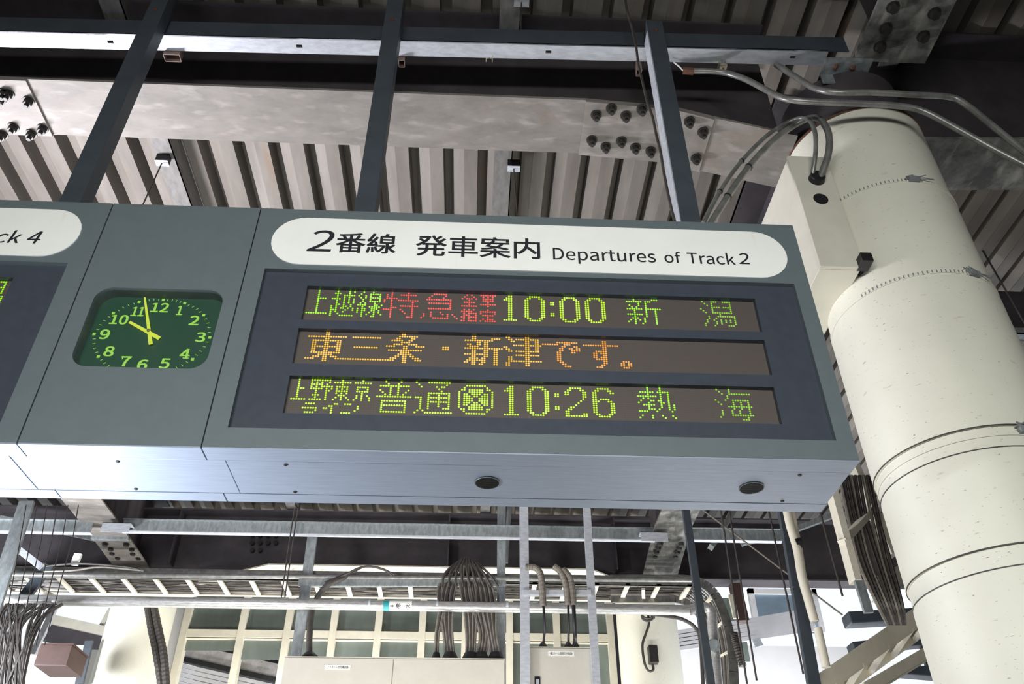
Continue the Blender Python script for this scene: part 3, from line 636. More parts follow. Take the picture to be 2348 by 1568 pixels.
for pts_, r_, lab in (([(1612, 512, 2.35), (1650, 440, 2.35), (1700, 370, 2.35), (1760, 310, 2.35), (1815, 277, 2.32), (1850, 272, 2.28), (1868, 300, 2.22), (1870, 350, 2.22), (1862, 405, 2.27)], .0095, 'thin grey conduit looping from behind the board into the junction box'),
                      ([(1624, 522, 2.35), (1668, 452, 2.35), (1716, 384, 2.35), (1774, 322, 2.35), (1830, 282, 2.32), (1872, 270, 2.26), (1898, 300, 2.20), (1900, 350, 2.22), (1880, 410, 2.27)], .0145, 'thick grey conduit looping from behind the board into the junction box')):
    T = Thing('looped_conduit', lab, 'conduit', aY(*pts_[0])); T.part('tube', MB().tube(smooth_path(path(pts_)), r_, 12), PIPE, smooth=True)
    for k in (1, 2): 
        q = path(pts_)[k]; q2 = path(pts_)[k+1]; d = (q2-q).normalized(); T.part('tie', MB().tube([q, q+d*.006], r_+.003, 10), BLACK)
for pts_, lab, e in (([(1573, 163, 2.28), (1650, 165, 2.27), (1705, 180, 2.24), (1760, 208, 2.18), (1800, 226, 2.14), (1860, 233, 2.12), (1960, 237, 2.11), (2060, 243, 2.10), (2120, 256, 2.10), (2200, 298, 2.10), (2290, 348, 2.10), (2420, 415, 2.10)], 'grey conduit bending down from the rail clip past the column top, lower one', 1),
                     ([(1780, 148, 2.27), (1830, 180, 2.20), (1870, 203, 2.15), (1920, 212, 2.12), (2000, 212, 2.11), (2090, 217, 2.10), (2175, 222, 2.10), (2215, 240, 2.10), (2290, 300, 2.10), (2420, 405, 2.10)], 'grey conduit over the column top, upper one of the pair', 0)):
    T = Thing('bent_conduit', lab, 'conduit', aY(*pts_[0]), 'conduits passing the column top'); T.part('tube', MB().tube(smooth_path(path(pts_)), .0135, 12), PIPE, smooth=True)
    if e:
        a, b = aY(1566, 162, 2.28), aY(1590, 164, 2.28); T.part('coupling', MB().tube([a, b], .0165, 10), RUST)
        T.part('wire', MB().tube([aY(1545, 143, 2.26), aY(1558, 153, 2.27), a], .0035, 6), LABEL)

# ------------------------------------------------------------------ background: rail, pole frame, tray, pipe, cabinets
def rail_far(xa, xb, y, z, label):
    T = Thing('channel_rail', label, 'rail', (xa, y, z), 'channel rails between the cross beams')
    T.part('web', MB().box(xa, xb, y, y+.006, z, z+.10), GALVD); T.part('lower_flange', MB().box(xa, xb, y, y+.055, z-.006, z), GALV)
    T.part('upper_flange', MB().box(xa, xb, y-.03, y+.0, z+.095, z+.1), GALVD); return T
zr = 3.11
rail_far(aY(285, 1190, 7.0).x, aY(1500, 1208, 7.0).x, 7.0, zr+.02, 'galvanised channel rail under the board between the two pale cross beams')
rail_far(-6, aY(212, 1205, 7.0).x, 7.0, zr, 'channel rail at the left edge beyond the pale cross beam')
rail_far(aY(1575, 1210, 7.0).x, aY(1790, 1215, 7.0).x, 7.0, zr+.03, 'channel rail right of the mottled cross beam')
for px, lab in ((287, 'bolted rail bracket under the left cross beam'), (1498, 'bolted rail bracket under the right cross beam')):
    p = aZ(px, 1218, 3.17); T = Thing('rail_bracket', lab, 'bracket', (p.x, 6.98, 3.15), 'far rail brackets')
    T.part('angle', MB().box(p.x-.12, p.x+.12, 6.90, 7.06, 3.15, 3.156).box(p.x-.12, p.x+.12, 6.90, 6.906, 3.07, 3.156), GALV)
    for d in (-.05, .05): T.part('bolt', MB().dome((p.x+d+.04, 7.0, 3.15), (0, 0, -1), .018, .015, 6), BOLT)
def pole(pa, pb, wd, y, mt, lab, name='pole', grp='frame poles', dz=.04):
    a, b = aY(*pa, y), aY(*pb, y); T = Thing(name, lab, 'pole', b, grp)
    T.part('shaft', MB().bar(b, a, wd, dz, (0, 1, 0)), mt); return T
pole((1201, 1160), (1205, 1640), .075, 6.72, GALV, 'galvanised pole left of the small cabinet')
pole((1345, 1160), (1371, 1640), .062, 6.72, GALV, 'galvanised pole right of the small cabinet')
pole((1150, 1150), (1148, 1640), .075, 7.14, GALVD, 'darker steel pole behind the hanging cable bundles')
pole((720, 1205), (672, 1560), .085, 7.14, GALVD, 'steel pole rising behind the left end of the large cabinet')
pole((1565, 1120), (1640, 1640), .05, 5.6, POST, 'dark slanting post below the right of the board')
pole((1788, 1120), (1878, 1640), .065, 4.6, POST, 'dark blue grey post near the cream conduit at the lower right')
pole((1168, 1160), (1160, 1290), .04, 7.3, GALVD, 'short strut beside the darker pole')
# cross bars between poles
T = single('cross_bar', MB().bar(aY(685, 1337, 7.12), aY(1160, 1337, 7.12), .05, .05).bar(aY(685, 1342, 7.11), aY(1160, 1343, 7.11), .012, .01), GALVD, 'galvanised bar across the cable tray between two poles', 'bar')
single('cross_bar', MB().bar(aY(1200, 1360, 6.70), aY(1355, 1360, 6.70), .05, .04), GALV, 'short galvanised bar between the two poles of the small cabinet', 'bar')
# cable tray
tr_ = Thing('cable_tray', 'ladder cable tray loaded with wires running behind the poles', 'tray', (-1, 7.35, 2.77))
zt2 = 2.77; yn_, yf_ = aZ(700, 1331, zt2).y, aZ(700, 1369, zt2).y; xa_, xb_ = aY(-60, 1345, 7.2).x, aY(1590, 1345, 7.2).x
tr_.part('side_rail', MB().box(xa_, xb_, yn_, yn_+.01, zt2, zt2+.09).box(xa_, xb_, yn_, yn_+.03, zt2, zt2+.006), PIPE)
tr_.part('side_rail', MB().box(xa_, xb_, yf_, yf_+.01, zt2, zt2+.09).box(xa_, xb_, yf_-.02, yf_, zt2, zt2+.006), CREAM2)
x = xa_+.1
while x < xb_:
    tr_.part('rung', MB().hexa([(x, yn_, zt2+.002), (x+.04, yn_, zt2+.002), (x+.04, yf_, zt2+.002), (x, yf_, zt2+.002), (x, yn_, zt2+.018), (x+.04, yn_, zt2+.018), (x+.04, yf_, zt2+.018), (x, yf_, zt2+.018)]), CREAM2); x += .275
rr = random.Random(3)
for k in range(26):
    y = yn_+.02+(yf_-yn_-.04)*(k/25.); x = xa_; pts_ = []
    while x < xb_+.15: pts_.append((x, min(yf_-.01, max(yn_+.015, y+rr.uniform(-.025, .025))), zt2+.026+.010*(k % 3)+rr.uniform(-.006, .004))); x += .24
    tr_.part('wire', MB().tube(pts_, .006, 5), CABLEL if k % 3 else CABLE)
# curved end of the tray
ct = Thing('cable_tray', 'curved end of the cable tray turning down beside the far column', 'tray', aY(1680, 1560, 7.2))
nr = path([(1400, 1328, 7.19), (1500, 1328, 7.19), (1585, 1330, 7.19), (1630, 1352, 7.19), (1655, 1395, 7.19), (1672, 1450, 7.19), (1680, 1510, 7.19), (1686, 1640, 7.19)])
fr_ = path([(1400, 1372, 7.49), (1500, 1372, 7.49), (1560, 1374, 7.49), (1596, 1398, 7.49), (1618, 1430, 7.49), (1632, 1480, 7.49), (1640, 1530, 7.49), (1645, 1640, 7.49)])
nr_s, fr_s = smooth_path(nr, 4), smooth_path(fr_, 4)
for L_ in (nr_s, fr_s):
    sr = MB()
    for a, b in zip(L_, L_[1:]): sr.bar(a, b+(b-a)*.03, .02, .08, (0, 1, 0) if False else (1, 0, .2))
    ct.part('side_rail', sr, PIPE)
for k in range(3, len(nr_s)-1, 5): ct.part('rung', MB().bar(nr_s[k], fr_s[k], .03, .02), CREAM2)
for k in range(9):
    t = .1+.8*k/8; ct.part('wire', MB().tube([a*(1-t)+b*t+Vector((0, -.0, .02)) for a, b in zip(nr_s, fr_s)], .009, 6), CABLE if k % 2 else CABLEL)
# bare conduit lying along the tray top
single('conduit', MB().tube([aY(-40, 1317, 7.1), aY(500, 1321, 7.1), aY(1000, 1325, 7.1), aY(1590, 1330, 7.1)], .021, 10), PIPE, 'long grey conduit along the near side of the cable tray', 'conduit', smooth=True)
# loose wires bulging over the tray
for k, (pts_, lab) in enumerate((([(90, 1300), (180, 1292), (290, 1300), (330, 1310)], 'loose wire arching over the tray at the left'), ([(100, 1310), (165, 1308), (230, 1300), (330, 1308)], 'pale loose wire sagging over the tray at the left'),
        ([(745, 1335), (790, 1318), (830, 1300), (870, 1302), (905, 1318)], 'black wire looping over the tray above the water label'), ([(810, 1312), (840, 1298), (880, 1306), (900, 1320)], 'second black wire looping over the tray above the water label'))):
    single('loose_wire', MB().tube(smooth_path([aY(a, b, 7.06) for a, b in pts_]), .009, 6), CABLEL if k == 1 else CABLE, lab, 'wire', 'loose wires on the tray', smooth=True)
# water pipe
wp = Thing('water_pipe', 'lagged silver water pipe with a teal and white label', 'pipe', (-1, 7.0, 2.5))
pz_ = aY(760, 1385, 7.0).z
pl_, pr_ = aY(-60, 1380, 7.0), aY(1606, 1392, 7.0)
pts_ = [Vector((pl_.x, 7.0, pz_)), Vector((pr_.x-.1, 7.0, pz_-.01)), Vector((pr_.x, 7.0, pz_-.02)), Vector((pr_.x+.07, 7.0, pz_-.08))]
wp.part('pipe_run', MB().tube([pts_[0]]+[pts_[0].lerp(pts_[1], k/8) for k in range(1, 9)], .043, 20), PIPEB, smooth=True)
dn = [aY(1612, 1392, 7.0), aY(1630, 1402, 7.0), aY(1634, 1440, 7.0), aY(1652, 1640, 7.0)]
wp.part('elbow', MB().tube(smooth_path([pts_[1]]+dn[:3]), .043, 20), PIPEB, smooth=True); wp.part('down_pipe', MB().tube(dn[2:], .043, 20), PIPEB, smooth=True)
wp.part('valve', MB().tube([aY(1632, 1480, 6.95), aY(1638, 1480, 6.9)], .05, 14), GALVD)
for px in (845, 1000, 1160, 1300):
    q = aY(px, 1385, 7.0).x; wp.part('joint_band', MB().tube([(q, 7.0, pz_), (q+.02, 7.0, pz_)], .0455, 20), GALV)
def wrap(x0, x1, r, a0, a1):
    mb = MB(); n = 10; vs = []
    for X in (x0, x1):
        for k in range(n+1): t = math.radians(a0+(a1-a0)*k/n); vs.append((X, 7.0-r*math.cos(t), pz_-.004-r*math.sin(t)))
    return mb.add(vs, [(k, k+1, n+2+k, n+1+k) for k in range(n)])
xt0, xt1, xt2 = aY(878, 1388, 6.95).x, aY(892, 1388, 6.95).x, aY(944, 1388, 6.95).x
wp.part('label_band', wrap(xt0, xt1, .0455, -35, 95), TEAL, label='teal band'); lb = wp.part('label_band', wrap(xt1, xt2, .0455, -35, 95), LABEL, label='white label reading 給水')
def on_pipe(X, Zz): t = math.radians(25-Zz*1250); return Vector((X, 7.0-0.0463*math.cos(t), pz_-.004-0.0463*math.sin(t)))
arw = MB(); arw.add([on_pipe(aY(894, 1388, 6.95).x+u*.030, v) for u, v in ((0, -.005), (.55, -.005), (.55, -.014), (1.1, 0), (.55, .014), (.55, .005), (0, .005))], [(0, 1, 5, 6), (2, 3, 4, 5, 1)]); wp.part('arrow', arw, INK, lb)
for s_, fa, fb in (('給', 908, 919), ('水', 930, 941)):
    xa, xb = aY(fa, 1388, 6.95).x, aY(fb, 1388, 6.95).x
    text_part(wp, s_, INK, xa, xb, -.022, .022, 0, lb, .02, to3=on_pipe)
# cabinets
def cabinet(name, x0, x1, ztop, y, label, seams, lab_px, txt, handle=None, dp=.19):
    T = Thing(name, label, 'cabinet', ((x0+x1)/2, y+.15, ztop-1.3)); 
    T.part('body', MB().box(x0+.004, x1-.004, y+.012, y+dp, ztop-1.3, ztop-.004), BOX)
    T.part('roof', MB().box(x0, x1, y-.004, y+dp+.01, ztop-.006, ztop), BOX)
    xs = [x0]+seams+[x1]
    for a, b in zip(xs, xs[1:]): T.part('door', MB().box(a+.003, b-.003, y, y+.014, ztop-1.29, ztop-.010), BOX, bevel=.003)
    a, b = aY(lab_px[0], lab_px[1], y), aY(lab_px[2], lab_px[3], y)
    pl = T.part('name_plate', MB().box(a.x, b.x, y-.003, y, b.z, a.z), LABEL)
    text_part(T, txt, INK, a.x+.012, b.x-.012, b.z+.006, a.z-.006, y-.0035, pl, .01)
    if handle:
        hp = aY(handle[0], handle[1], y); ho = T.part('handle', MB().box(hp.x-.022, hp.x+.022, y-.008, y, hp.z-.12, hp.z+.02), BLACK); T.part('lever', MB().box(hp.x-.012, hp.x+.012, y-.02, y-.008, hp.z-.1, hp.z), GALV, ho)
    return T
yc1 = 6.92; x0, x1 = aY(652, 1507, yc1).x, aY(1158, 1508, yc1).x
cabinet('control_cabinet', x0, x1, aY(903, 1507, yc1).z, yc1, 'wide beige control cabinet with cable bundles entering its top', [aY(903, 1510, yc1).x], (746, 1524, 803, 1535), '•上りホーム信号機器盤•')
yc2 = 6.78; x0, x1 = aY(1212, 1484, yc2).x, aY(1361, 1484, yc2).x
cabinet('control_cabinet', x0, x1, aY(1280, 1483, yc2).z, yc2, 'small beige control cabinet between the two galvanised poles', [], (1257, 1493, 1317, 1504), '•第2ホーム照明灯分電盤•', (1232, 1558))
# cable bundles over the tray into the large cabinet
bun = [((1000, 1505), (1003, 1450), (1012, 1395), (1008, 1350), (1030, 1310), (1060, 1290)), ((1032, 1505), (1026, 1450), (1024, 1400), (1030, 1350), (1048, 1305), (1065, 1288)),
       ((1078, 1505), (1080, 1460), (1078, 1400), (1070, 1350), (1068, 1300), (1070, 1285)), ((1103, 1505), (1110, 1455), (1100, 1400), (1095, 1350), (1085, 1305), (1075, 1288)),
       ((1137, 1505), (1128, 1450), (1122, 1400), (1115, 1350), (1098, 1308), (1078, 1290))]
for i, base in enumerate(bun):
    T = Thing('cable_bundle', ('single thick cable', 'thick bundle of cables', 'bundle of cables', 'forked bundle of cables', 'slanting bundle of cables')[i]+' dropping into the large cabinet, number %s from the left' % ('one', 'two', 'three', 'four', 'five')[i], 'cables', aY(*base[0], 7.25), 'cable bundles of the large cabinet')
    nb = 3 if i == 0 else 7; rr = random.Random(i)
    for k in range(nb):
        o = (k-(nb-1)/2)*3.6; pts_ = []
        for j, (a, b) in enumerate(base):
            pts_.append(aY(a+o*(.9 if j < 2 else 1.35)*(1 if j < 4 else .9)+rr.uniform(-1, 1), b+(abs(o)*.7 if j > 3 else 0)+rr.uniform(-1, 1)*(j > 0), 7.09 if j in (2, 3) else (7.14 if j > 3 else 7.04)))
        T.part('cable', MB().tube(smooth_path(pts_, 4), .011, 6), CABLE if k % 2 else CABLEL, smooth=True)
    g = aY(base[0][0], 1505, 7.03); T.part('gland', MB().tube([g+Vector((0, 0, -.02)), g+Vector((0, 0, .03))], [.07, .045] if i else [.04, .025], 12), BLACK)
for k in range(9):
    pts_ = smooth_path([aY(1010+16*k+4, 1345, 7.06), aY(1022+12*k, 1312-6*math.sin(k/8*math.pi), 7.07), aY(1060+3*k, 1287-10*math.sin((k+1)/10*math.pi), 7.16), aY(1075+2*k, 1300, 7.3)], 5)
    single('arched_cable', MB().tube(pts_, .011, 6), CABLE, 'brown cable arching over the tray above the large cabinet', 'cable', 'cables arching over the tray', smooth=True)
T = Thing('cable_bundle', 'black cable sheath dropping into the left end of the large cabinet', 'cables', aY(709, 1505, 7.2), 'cable bundles of the large cabinet')
T.part('cable', MB().tube(smooth_path([aY(709, 1508, 7.03), aY(710, 1450, 7.05), aY(716, 1400, 7.12), aY(733, 1362, 7.08), aY(760, 1335, 7.06), aY(800, 1318, 7.1)]), .026, 10), CABLE, smooth=True)
T.part('gland', MB().tube([aY(709, 1506, 7.03), aY(709, 1496, 7.03)], [.07, .035], 12), BLACK)
for i, (pts_, e, lab) in enumerate((([(1245, 1480), (1249, 1440), (1246, 1390), (1243, 1350), (1240, 1318), (1228, 1302), (1205, 1300)], 1388, 'corrugated sleeve with a cable into the small cabinet, left one'), ([(1303, 1480), (1304, 1440), (1303, 1388), (1298, 1345), (1286, 1312), (1270, 1298)], 1390, 'corrugated sleeve with a cable into the small cabinet, middle one'), ([(1319, 1480), (1318, 1440), (1315, 1388), (1312, 1350), (1305, 1322), (1290, 1305)], 1388, 'corrugated sleeve with a cable into the small cabinet, right one'))):
    T = Thing('sleeved_cable', lab, 'cable', aY(*pts_[0], 6.85), 'sleeved cables of the small cabinet'); up = [aY(a, b, 6.66) for a, b in pts_[2:]]; up2 = smooth_path(up, 8)
    T.part('cable', MB().tube(smooth_path([aY(a, b, 6.80 if k == 0 else 6.66) for k, (a, b) in enumerate(pts_[:3])]), .010 if i < 2 else .016, 8), BLACK, smooth=True)
    T.part('sleeve', MB().tube(up2, [.026+.002*(k % 2) for k in range(len(up2))], 12), CABLEL)
    g = aY(pts_[0][0], 1482, 6.85); T.part('gland', MB().tube([g, g+Vector((0, 0, .03))], [.035, .018], 10), BLACK)

# ------------------------------------------------------------------ back wall with windows
YW = 8.9
ms = [aY(px, 1400, YW).x for px in (436, 565, 668, 771, 872, 971, 1068, 1168, 1274, 1395)]
ztp, zmid = aY(800, 1345, YW).z, aY(800, 1457, YW).z; zlow = .4
wf = Thing('window_1', None, None, ((ms[0]+ms[-1])/2, YW, zlow), kind='structure')
for i, xx in enumerate(ms): wf.part('mullion', MB().box(xx-.035, xx+.035, YW-.06, YW+.04, zlow, ztp), CREAM2)
wf.part('transom', MB().box(ms[0], ms[-1], YW-.055, YW+.03, zmid-.045, zmid+.03).box(ms[0], ms[-1], YW-.045, YW+.03, zmid-.062, zmid-.055), CREAM2)
wf.part('head', MB().box(ms[0]-.1, ms[-1]+.1, YW-.06, YW+.04, ztp, ztp+.1), CREAM2)
for i, (a, b) in enumerate(zip(ms, ms[1:])):
    wf.part('pane', MB().box(a+.03, b-.03, YW+.0, YW+.008, zmid, ztp), PANE)
    if i == 0:   # lower left panes are short: awning sheet seen below them
        wf.part('pane', MB().box(a+.03, b-.03, YW+.0, YW+.008, aY(520, 1492, YW).z, zmid-.05), PANE)
    elif i == 1: wf.part('pane', MB().box(a+.03, b-.03, YW+.0, YW+.008, aY(600, 1512, YW).z, zmid-.05), PANE)
    else: wf.part('pane', MB().box(a+.03, b-.03, YW+.0, YW+.008, zlow, zmid-.05), PANE)
struct('wall_back', MB().box(ms[0]-.75, ms[0]-.05, YW-.02, YW+.1, -ZO, ztp+.1), WALLW)
struct('wall_back', MB().box(-3.2, 1.9, YW+1.4, YW+1.5, 2.55, 4.2).box(-3.2, 1.9, YW, YW+1.5, ztp+.12, ztp+.2), DARK)
# awning seen through the lower left windows
aw = Thing('awning', 'white corrugated awning behind the lower left windows, with foil strip', 'awning', aY(540, 1600, YW+.3))
p0, p1 = aY(425, 1490, YW+.25), aY(670, 1545, YW+.25)
aw.part('foil_strip', MB().bar(p0, p1, .01, .13, (0, 0, 1)), FOIL); 
aw.part('gutter', MB().bar(p0-Vector((0, 0, .10)), p1-Vector((0, 0, .10)), .08, .05, (0, 0, 1)), BLACK)
for k in range(9): aw.part('slat', MB().bar(p0-Vector((0, -.02, .155+.045*k)), p1-Vector((0, -.02, .155+.045*k)), .03, .036, (0, 0, 1)), SHEET)
# right window bay
a, b = aY(1712, 1352, YW), aY(1885, 1432, YW)
w2 = Thing('window_2', None, None, (a.x, YW, b.z), kind='structure')
w2.part('frame', MB().box(a.x, b.x, YW-.05, YW, a.z-.06, a.z).box(a.x, a.x+.06, YW-.05, YW, b.z-.1, a.z).box(b.x-.05, b.x, YW-.05, YW, b.z-.1, a.z), WALLW)
w2.part('pane', MB().box(a.x+.06, b.x-.05, YW-.02, YW-.01, b.z-.1, a.z-.06), PANEB)
w2b = Thing('window_3', None, None, (a.x-.6, YW, b.z), kind='structure'); w2b.part('pane', MB().box(aY(1600, 1400, YW).x, a.x-.1, YW-.02, YW-.01, b.z-.4, aY(1640, 1372, YW).z), PANE)
struct('wall_right', MB().box(aY(1560, 1500, YW).x, aY(1980, 1500, YW).x, YW-.0, YW+.1, -ZO, aY(1700, 1480, YW).z), WALLW)
aw2 = Thing('awning', 'white ribbed awning under the right window bay', 'awning', aY(1700, 1470, 8.3))
for k in range(5):
    aw2.part('slat', MB().bar(aY(1548, 1452+9*k, 8.4), aY(1868, 1398+11*k, 8.4), .03, .045, (0, 0, 1)), SHEET)
single('exit_plate', MB().bar(aY(1733, 1464, 8.2), aY(1741, 1482, 8.2), .08, .02, (0, 1, 0)), GALV, 'small grey plate on the white awning at the lower right', 'plate')
# column fittings
cb_ = Thing('socket_box', 'grey socket box with looped cable on the far column', 'box', aY(1500, 1524, 7.95))
p, q = aY(1486, 1480, 7.93), aY(1510, 1520, 7.93)
cb_.part('case', MB().box(p.x, q.x, 7.90, 7.99, q.z, p.z), BOLT, bevel=.004); cb_.part('cable', MB().tube(smooth_path([aY(x_, y_, 7.9) for x_, y_ in ((1486, 1408), (1488, 1430), (1480, 1455), (1473, 1480), (1478, 1520), (1488, 1538), (1498, 1535), (1496, 1522))]), .012, 8), CABLE, smooth=True)
single('cable_coil', MB().tube(smooth_path([aY(1486+14*math.cos(t/3), 1405+11*math.sin(t/3)+t*.3, 7.9-.004*t) for t in range(0, 40, 2)], 3), .011, 6), CABLE, 'small coil of black cable at the head of the far column', 'cable', smooth=True)
single('black_hose', MB().tube(smooth_path([aY(x_, y_, 7.3) for x_, y_ in ((1450, 1402), (1540, 1414), (1570, 1422), (1595, 1440), (1606, 1470), (1612, 1568), (1615, 1640))]), .017, 8), CABLE, 'black hose drooping from behind the pipe and down beside the dark post', 'hose', smooth=True)
for i, (a, b, r_) in enumerate(((338, 372, .032), (353, 385, .036))):
    pts_ = smooth_path([aY(a, 1392, 7.9), aY(a+8+2*i, 1440, 7.85), aY(a+20+2*i, 1500, 7.85), aY(b-4, 1568, 7.85), aY(b, 1640, 7.85)], 14)
    single('flexible_conduit', MB().tube(pts_, [r_*(1.0 if k % 2 else .9) for k in range(len(pts_))], 10), CABLE, ('left' if i == 0 else 'right')+' one of the two ribbed conduits on the lower left column', 'conduit', 'twin ribbed conduits')
# far left: braces, brown box, loose cables, white panels
def brace(pa, pb, y, wd, mt, lab, name='brace'): single(name, MB().bar(aY(*pa, y), aY(*pb, y), wd, .03, (0, 1, 0)), mt, lab, 'brace', 'braces at the left')
brace((0, 1188), (245, 1240), 7.6, .05, GALVD, 'sloping brace left of the pale cross beam, upper'); brace((30, 1250), (95, 1300), 6.8, .05, GALV, 'short bright diagonal brace at the left edge')
brace((62, 1150), (-40, 1470), 6.6, .12, GALVD, 'broad steel post at the left edge'); brace((112, 1296), (-30, 1480), 7.12, .10, POST, 'dark diagonal strut over the tray at the left')
brace((128, 1388), (75, 1500), 6.9, .045, GALV, 'thin pale strut below the pipe at the left'); brace((205, 1470), (182, 1568), 8.0, .07, POST, 'dark short post right of the brown box')
brace((98, 1365), (128, 1378), 7.3, .09, CREAM2, 'short tray end plate at the left')
brace((120, 1420), (275, 1455), 9.5, .1, CREAM2, 'pale lower edge of the distant beam at the left'); brace((110, 1450), (272, 1480), 9.6, .2, DARK, 'dark distant beam at the lower left')
brace((255, 1395), (230, 1440), 9.6, .05, CREAM2, 'short pale strut above the distant beam')
brace((170, 1295), (180, 1270), 7.1, .06, LABEL, 'small white plate above the tray at the left')
bb = Thing('brown_box', 'brown metal box among the cables at the lower left', 'box', aY(118, 1530, 7.3))
p, q = aY(92, 1478, 7.3), aY(152, 1526, 7.3)
bb.part('case', MB().box(p.x, q.x, 7.3, 7.65, q.z, p.z), BROWNB, bevel=.004); bb.part('lid', MB().box(p.x-.01, q.x+.01, 7.29, 7.66, p.z, p.z+.012), BROWNB)
single('white_panel', MB().box(aY(52, 1500, 8.0).x, aY(200, 1500, 8.0).x, 8.0, 8.05, aY(100, 1600, 8.0).z, aY(100, 1478, 8.0).z), BOX, 'pale equipment panel behind the brown box', 'panel')
single('white_panel', MB().box(aY(200, 1500, 8.6).x, aY(300, 1500, 8.6).x, 8.6, 8.65, aY(100, 1600, 8.6).z, aY(250, 1490, 8.6).z), WALLW, 'white panel with bolts beside the lower left column', 'panel')
rr = random.Random(11)
for k in range(34):
    x0_ = 20+rr.uniform(-30, 110); x3 = -10+rr.uniform(-10, 55); pts_ = [aY(x0_+rr.uniform(0, 30), 1385, 6.9), aY((x0_*.7+x3*.3)+rr.uniform(-8, 8), 1420, 6.85), aY(x0_*.35+x3*.65, 1480, 6.8), aY(x3+rr.uniform(-14, 14), 1585, 6.8)]
    single('drooping_cable', MB().tube(smooth_path(pts_, 4), rr.choice((.007, .01, .014)), 6), CABLE, 'dark cable fanning down at the lower left corner', 'cable', 'cables fanning down at the lower left', smooth=True)
for k in range(6):
    single('hanging_chain', MB().tube([aY(60+24*k, 1158, 6.0), aY(46+24*k, 1240, 6.0), aY(30+22*k, 1330, 6.0), aY(2+20*k, 1480, 6.0)], .004, 5), CABLE, 'thin suspension wire crossing the rails at the lower left', 'wire', 'suspension wires at the lower left')
# rods at the lower right
for i, (pa, pb, y, lab) in enumerate((((1660, 1215), (1713, 1568), 5.0, 'thin rod dangling left of the glare, first'), ((1672, 1170), (1735, 1560), 5.2, 'thin rod dangling left of the glare, second'), ((1762, 1168), (1842, 1545), 5.0, 'thin rod beside the dark blue grey post'), ((1880, 1172), (1932, 1366), 4.5, 'twisted rod hanging from the board corner'), ((1822, 1175), (1850, 1400), 4.5, 'thin rod beside the cream conduit'), ((668, 1212), (645, 1370), 6.9, 'brown rod pair left of the leaning pole, left one'), ((676, 1212), (653, 1370), 6.9, 'brown rod pair left of the leaning pole, right one'), ((2228, 530), (2352, 745), 4.0, 'pale thin rod right of the big column'))):
    top_ = aY(*pa, y); up_ = [Vector((top_.x, top_.y, 3.9))] if y > 4.1 else []
    single('thin_rod', MB().tube(up_+[top_, aY(*pb, y)], .006, 6), CABLE, lab, 'rod')
single('stay_wire', MB().tube([aY(1610, 1168, 5.6), aY(1932, 1410, 5.6)], .006, 6), CABLEL, 'stay wire running diagonally below the right end of the board', 'wire')
cc = Thing('cream_conduit', 'cream pipe pair curving down below the right end of the board', 'conduit', aY(1850, 1440, 4.4))
cc.part('tube', MB().tube(smooth_path([aY(x_, y_, 4.4) for x_, y_ in ((1803, 1165), (1812, 1205), (1828, 1260), (1838, 1320), (1852, 1370), (1868, 1425))]), .024, 12), CREAM2, smooth=True)
cc.part('tube', MB().tube(smooth_path([aY(x_, y_, 4.43) for x_, y_ in ((1815, 1165), (1822, 1205), (1833, 1260), (1842, 1320), (1856, 1370), (1870, 1425))]), .018, 12), CREAM2, smooth=True)
q = aY(1803, 1165, 4.4); cc.part('riser', MB().tube([q, (q.x, q.y, 3.9)], .024, 12), CREAM2, smooth=True)
cc.part('tie', MB().tube([aY(1822, 1246, 4.4), aY(1836, 1244, 4.4)], .03, 10), BLACK)
cc.part('lower_tube', MB().tube([aY(1875, 1440, 4.4), aY(1895, 1530, 4.4)], .022, 12), CREAM2, smooth=True)
# vertical ladder tray beside the column
lt = Thing('ladder_tray', 'cream ladder tray full of cables hanging between the board corner and the column', 'tray', aY(1965, 1400, 4.0))
lt.part('side_rail', MB().bar(aY(1905, 1120, 4.0), aY(1962, 1335, 4.0), .035, .08, (0, 1, 0)), CREAM2); lt.part('side_rail', MB().bar(aY(1950, 1050, 4.25), aY(2046, 1275, 4.25), .035, .08, (0, 1, 0)), CREAM2)
q = aY(1905, 1120, 4.0); lt.part('hanger', MB().bar(q, (q.x, q.y, 3.9), .03, .03, (0, 1, 0)), CREAM2)
lt.part('side_rail', MB().bar(aY(1968, 1330, 3.98), aY(1992, 1405, 3.98), .045, .02, (0, 1, 0)), GALVD)
lt.part('rung', MB().bar(aY(1932, 1243, 3.98), aY(2000, 1168, 4.22), .05, .03), CREAM2)
for k in range(9):
    lt.part('cable', MB().tube(smooth_path([aY(1925+9*k, 1090, 4.15), aY(1945+9*k+rr.uniform(-3, 3), 1190, 4.15), aY(1970+9*k+rr.uniform(-3, 3), 1290, 4.15), aY(2012+7*k, 1385, 4.15), aY(2035+5*k, 1430, 4.3)]), .010, 6), CABLE if k % 3 else CABLEL, smooth=True)
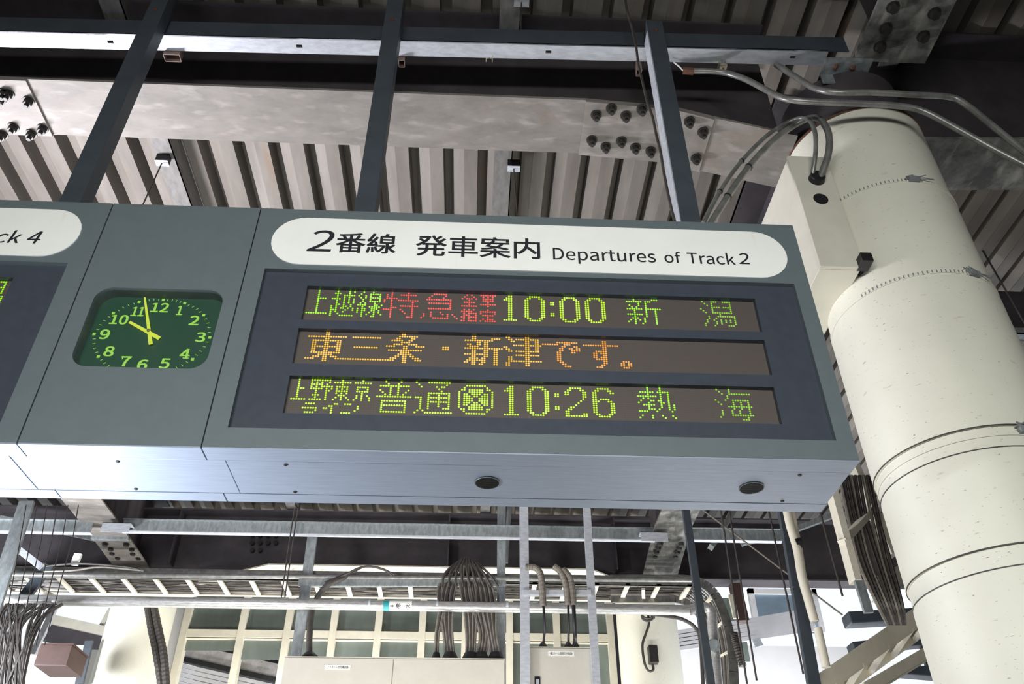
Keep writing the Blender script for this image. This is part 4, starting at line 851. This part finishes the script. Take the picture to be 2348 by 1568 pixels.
for i, (pa, pb, pc_, pd, lab) in enumerate((((2005, 1352), (2090, 1308), 4.3, .11, 'cream cable tray section crossing behind the column, top one'), ((1875, 1575), (2110, 1410), 4.6, .10, 'long cream cable tray sloping down to the bottom edge'), ((1985, 1580), (2120, 1500), 5.0, .07, 'pale lower cable tray at the bottom right'))):
    T = Thing('sloping_tray', lab, 'tray', aY(*pa, pc_), 'cream trays at the lower right'); a, b = aY(*pa, pc_), aY(*pb, pc_+.35); d = (b-a)*1.25
    T.part('side_plate', MB().bar(a, a+d, .012, pd, (0, 0, 1)), CREAM2); T.part('lip', MB().bar(a+Vector((0, .02, -pd/2)), a+d+Vector((0, .02, -pd/2)), .05, .008, (0, 0, 1)), CREAM2)
    if i == 1:
        T.part('side_plate', MB().bar(a+Vector((.1, .5, 0)), a+d+Vector((.1, .5, 0)), .012, pd, (0, 0, 1)), CREAM2)
        for k in range(5): e = a+d*(k/5+.1); T.part('rung', MB().bar(e+Vector((0, 0, -.04)), e+Vector((.1, .5, -.04)), .03, .02), CREAM2)
for i, (pa, pb, y, w_, lab) in enumerate((((1940, 1422), (2110, 1412), 6, .12, 'dark lamp housing silhouetted against the glare, upper'), ((1950, 1488), (2120, 1470), 6, .10, 'dark lamp housing silhouetted against the glare, lower'), ((2060, 1538), (2180, 1548), 6, .10, 'dark lamp housing at the bottom beside the column'))):
    T = Thing('lamp_housing', lab, 'lamp', aY(*pa, y), 'lamp housings in the glare'); a, b = aY(*pa, y), aY(*pb, y)
    T.part('case', MB().bar(a, b, w_*1.2, w_*.7), POST, bevel=.01); T.part('bracket', MB().bar(a.lerp(b, .6), a.lerp(b, .6)+Vector((0, 0, .3)), .03, .03), POST)
single('truss_strut', MB().bar(aY(1790, 1226, 7.6), aY(1920, 1178, 7.6), .06, .05).bar(aY(1700, 1245, 7.7), aY(1790, 1222, 7.7), .06, .05), GALVD, 'pale sloping strut below the right end of the board', 'strut')
single('truss_strut', MB().bar(aY(1690, 1160, 7.4), aY(1630, 1255, 7.4), .1, .05), GALVD, 'steep pale strut right of the mottled cross beam', 'strut')
sp = Thing('brown_downpipe', 'brown square downpipe beside the right window bay', 'pipe', aY(1700, 1440, 7.8))
sp.part('pipe_run', MB().bar(aY(1684, 1340, 7.8), aY(1704, 1425, 7.8), .10, .08, (0, 1, 0)), BROWNB); sp.part('pale_edge', MB().bar(aY(1676, 1364, 7.75), aY(1688, 1418, 7.75), .05, .03, (0, 1, 0)), CREAM2)
hs = smooth_path([aY(1683, 1450, 7.0), aY(1690, 1480, 7.0), aY(1703, 1528, 7.0)], 16)
single('ribbed_hose', MB().tube(hs, [.035 if k % 2 else .026 for k in range(len(hs))], 10), CABLE, 'dark ribbed hose beside the curved tray', 'hose')
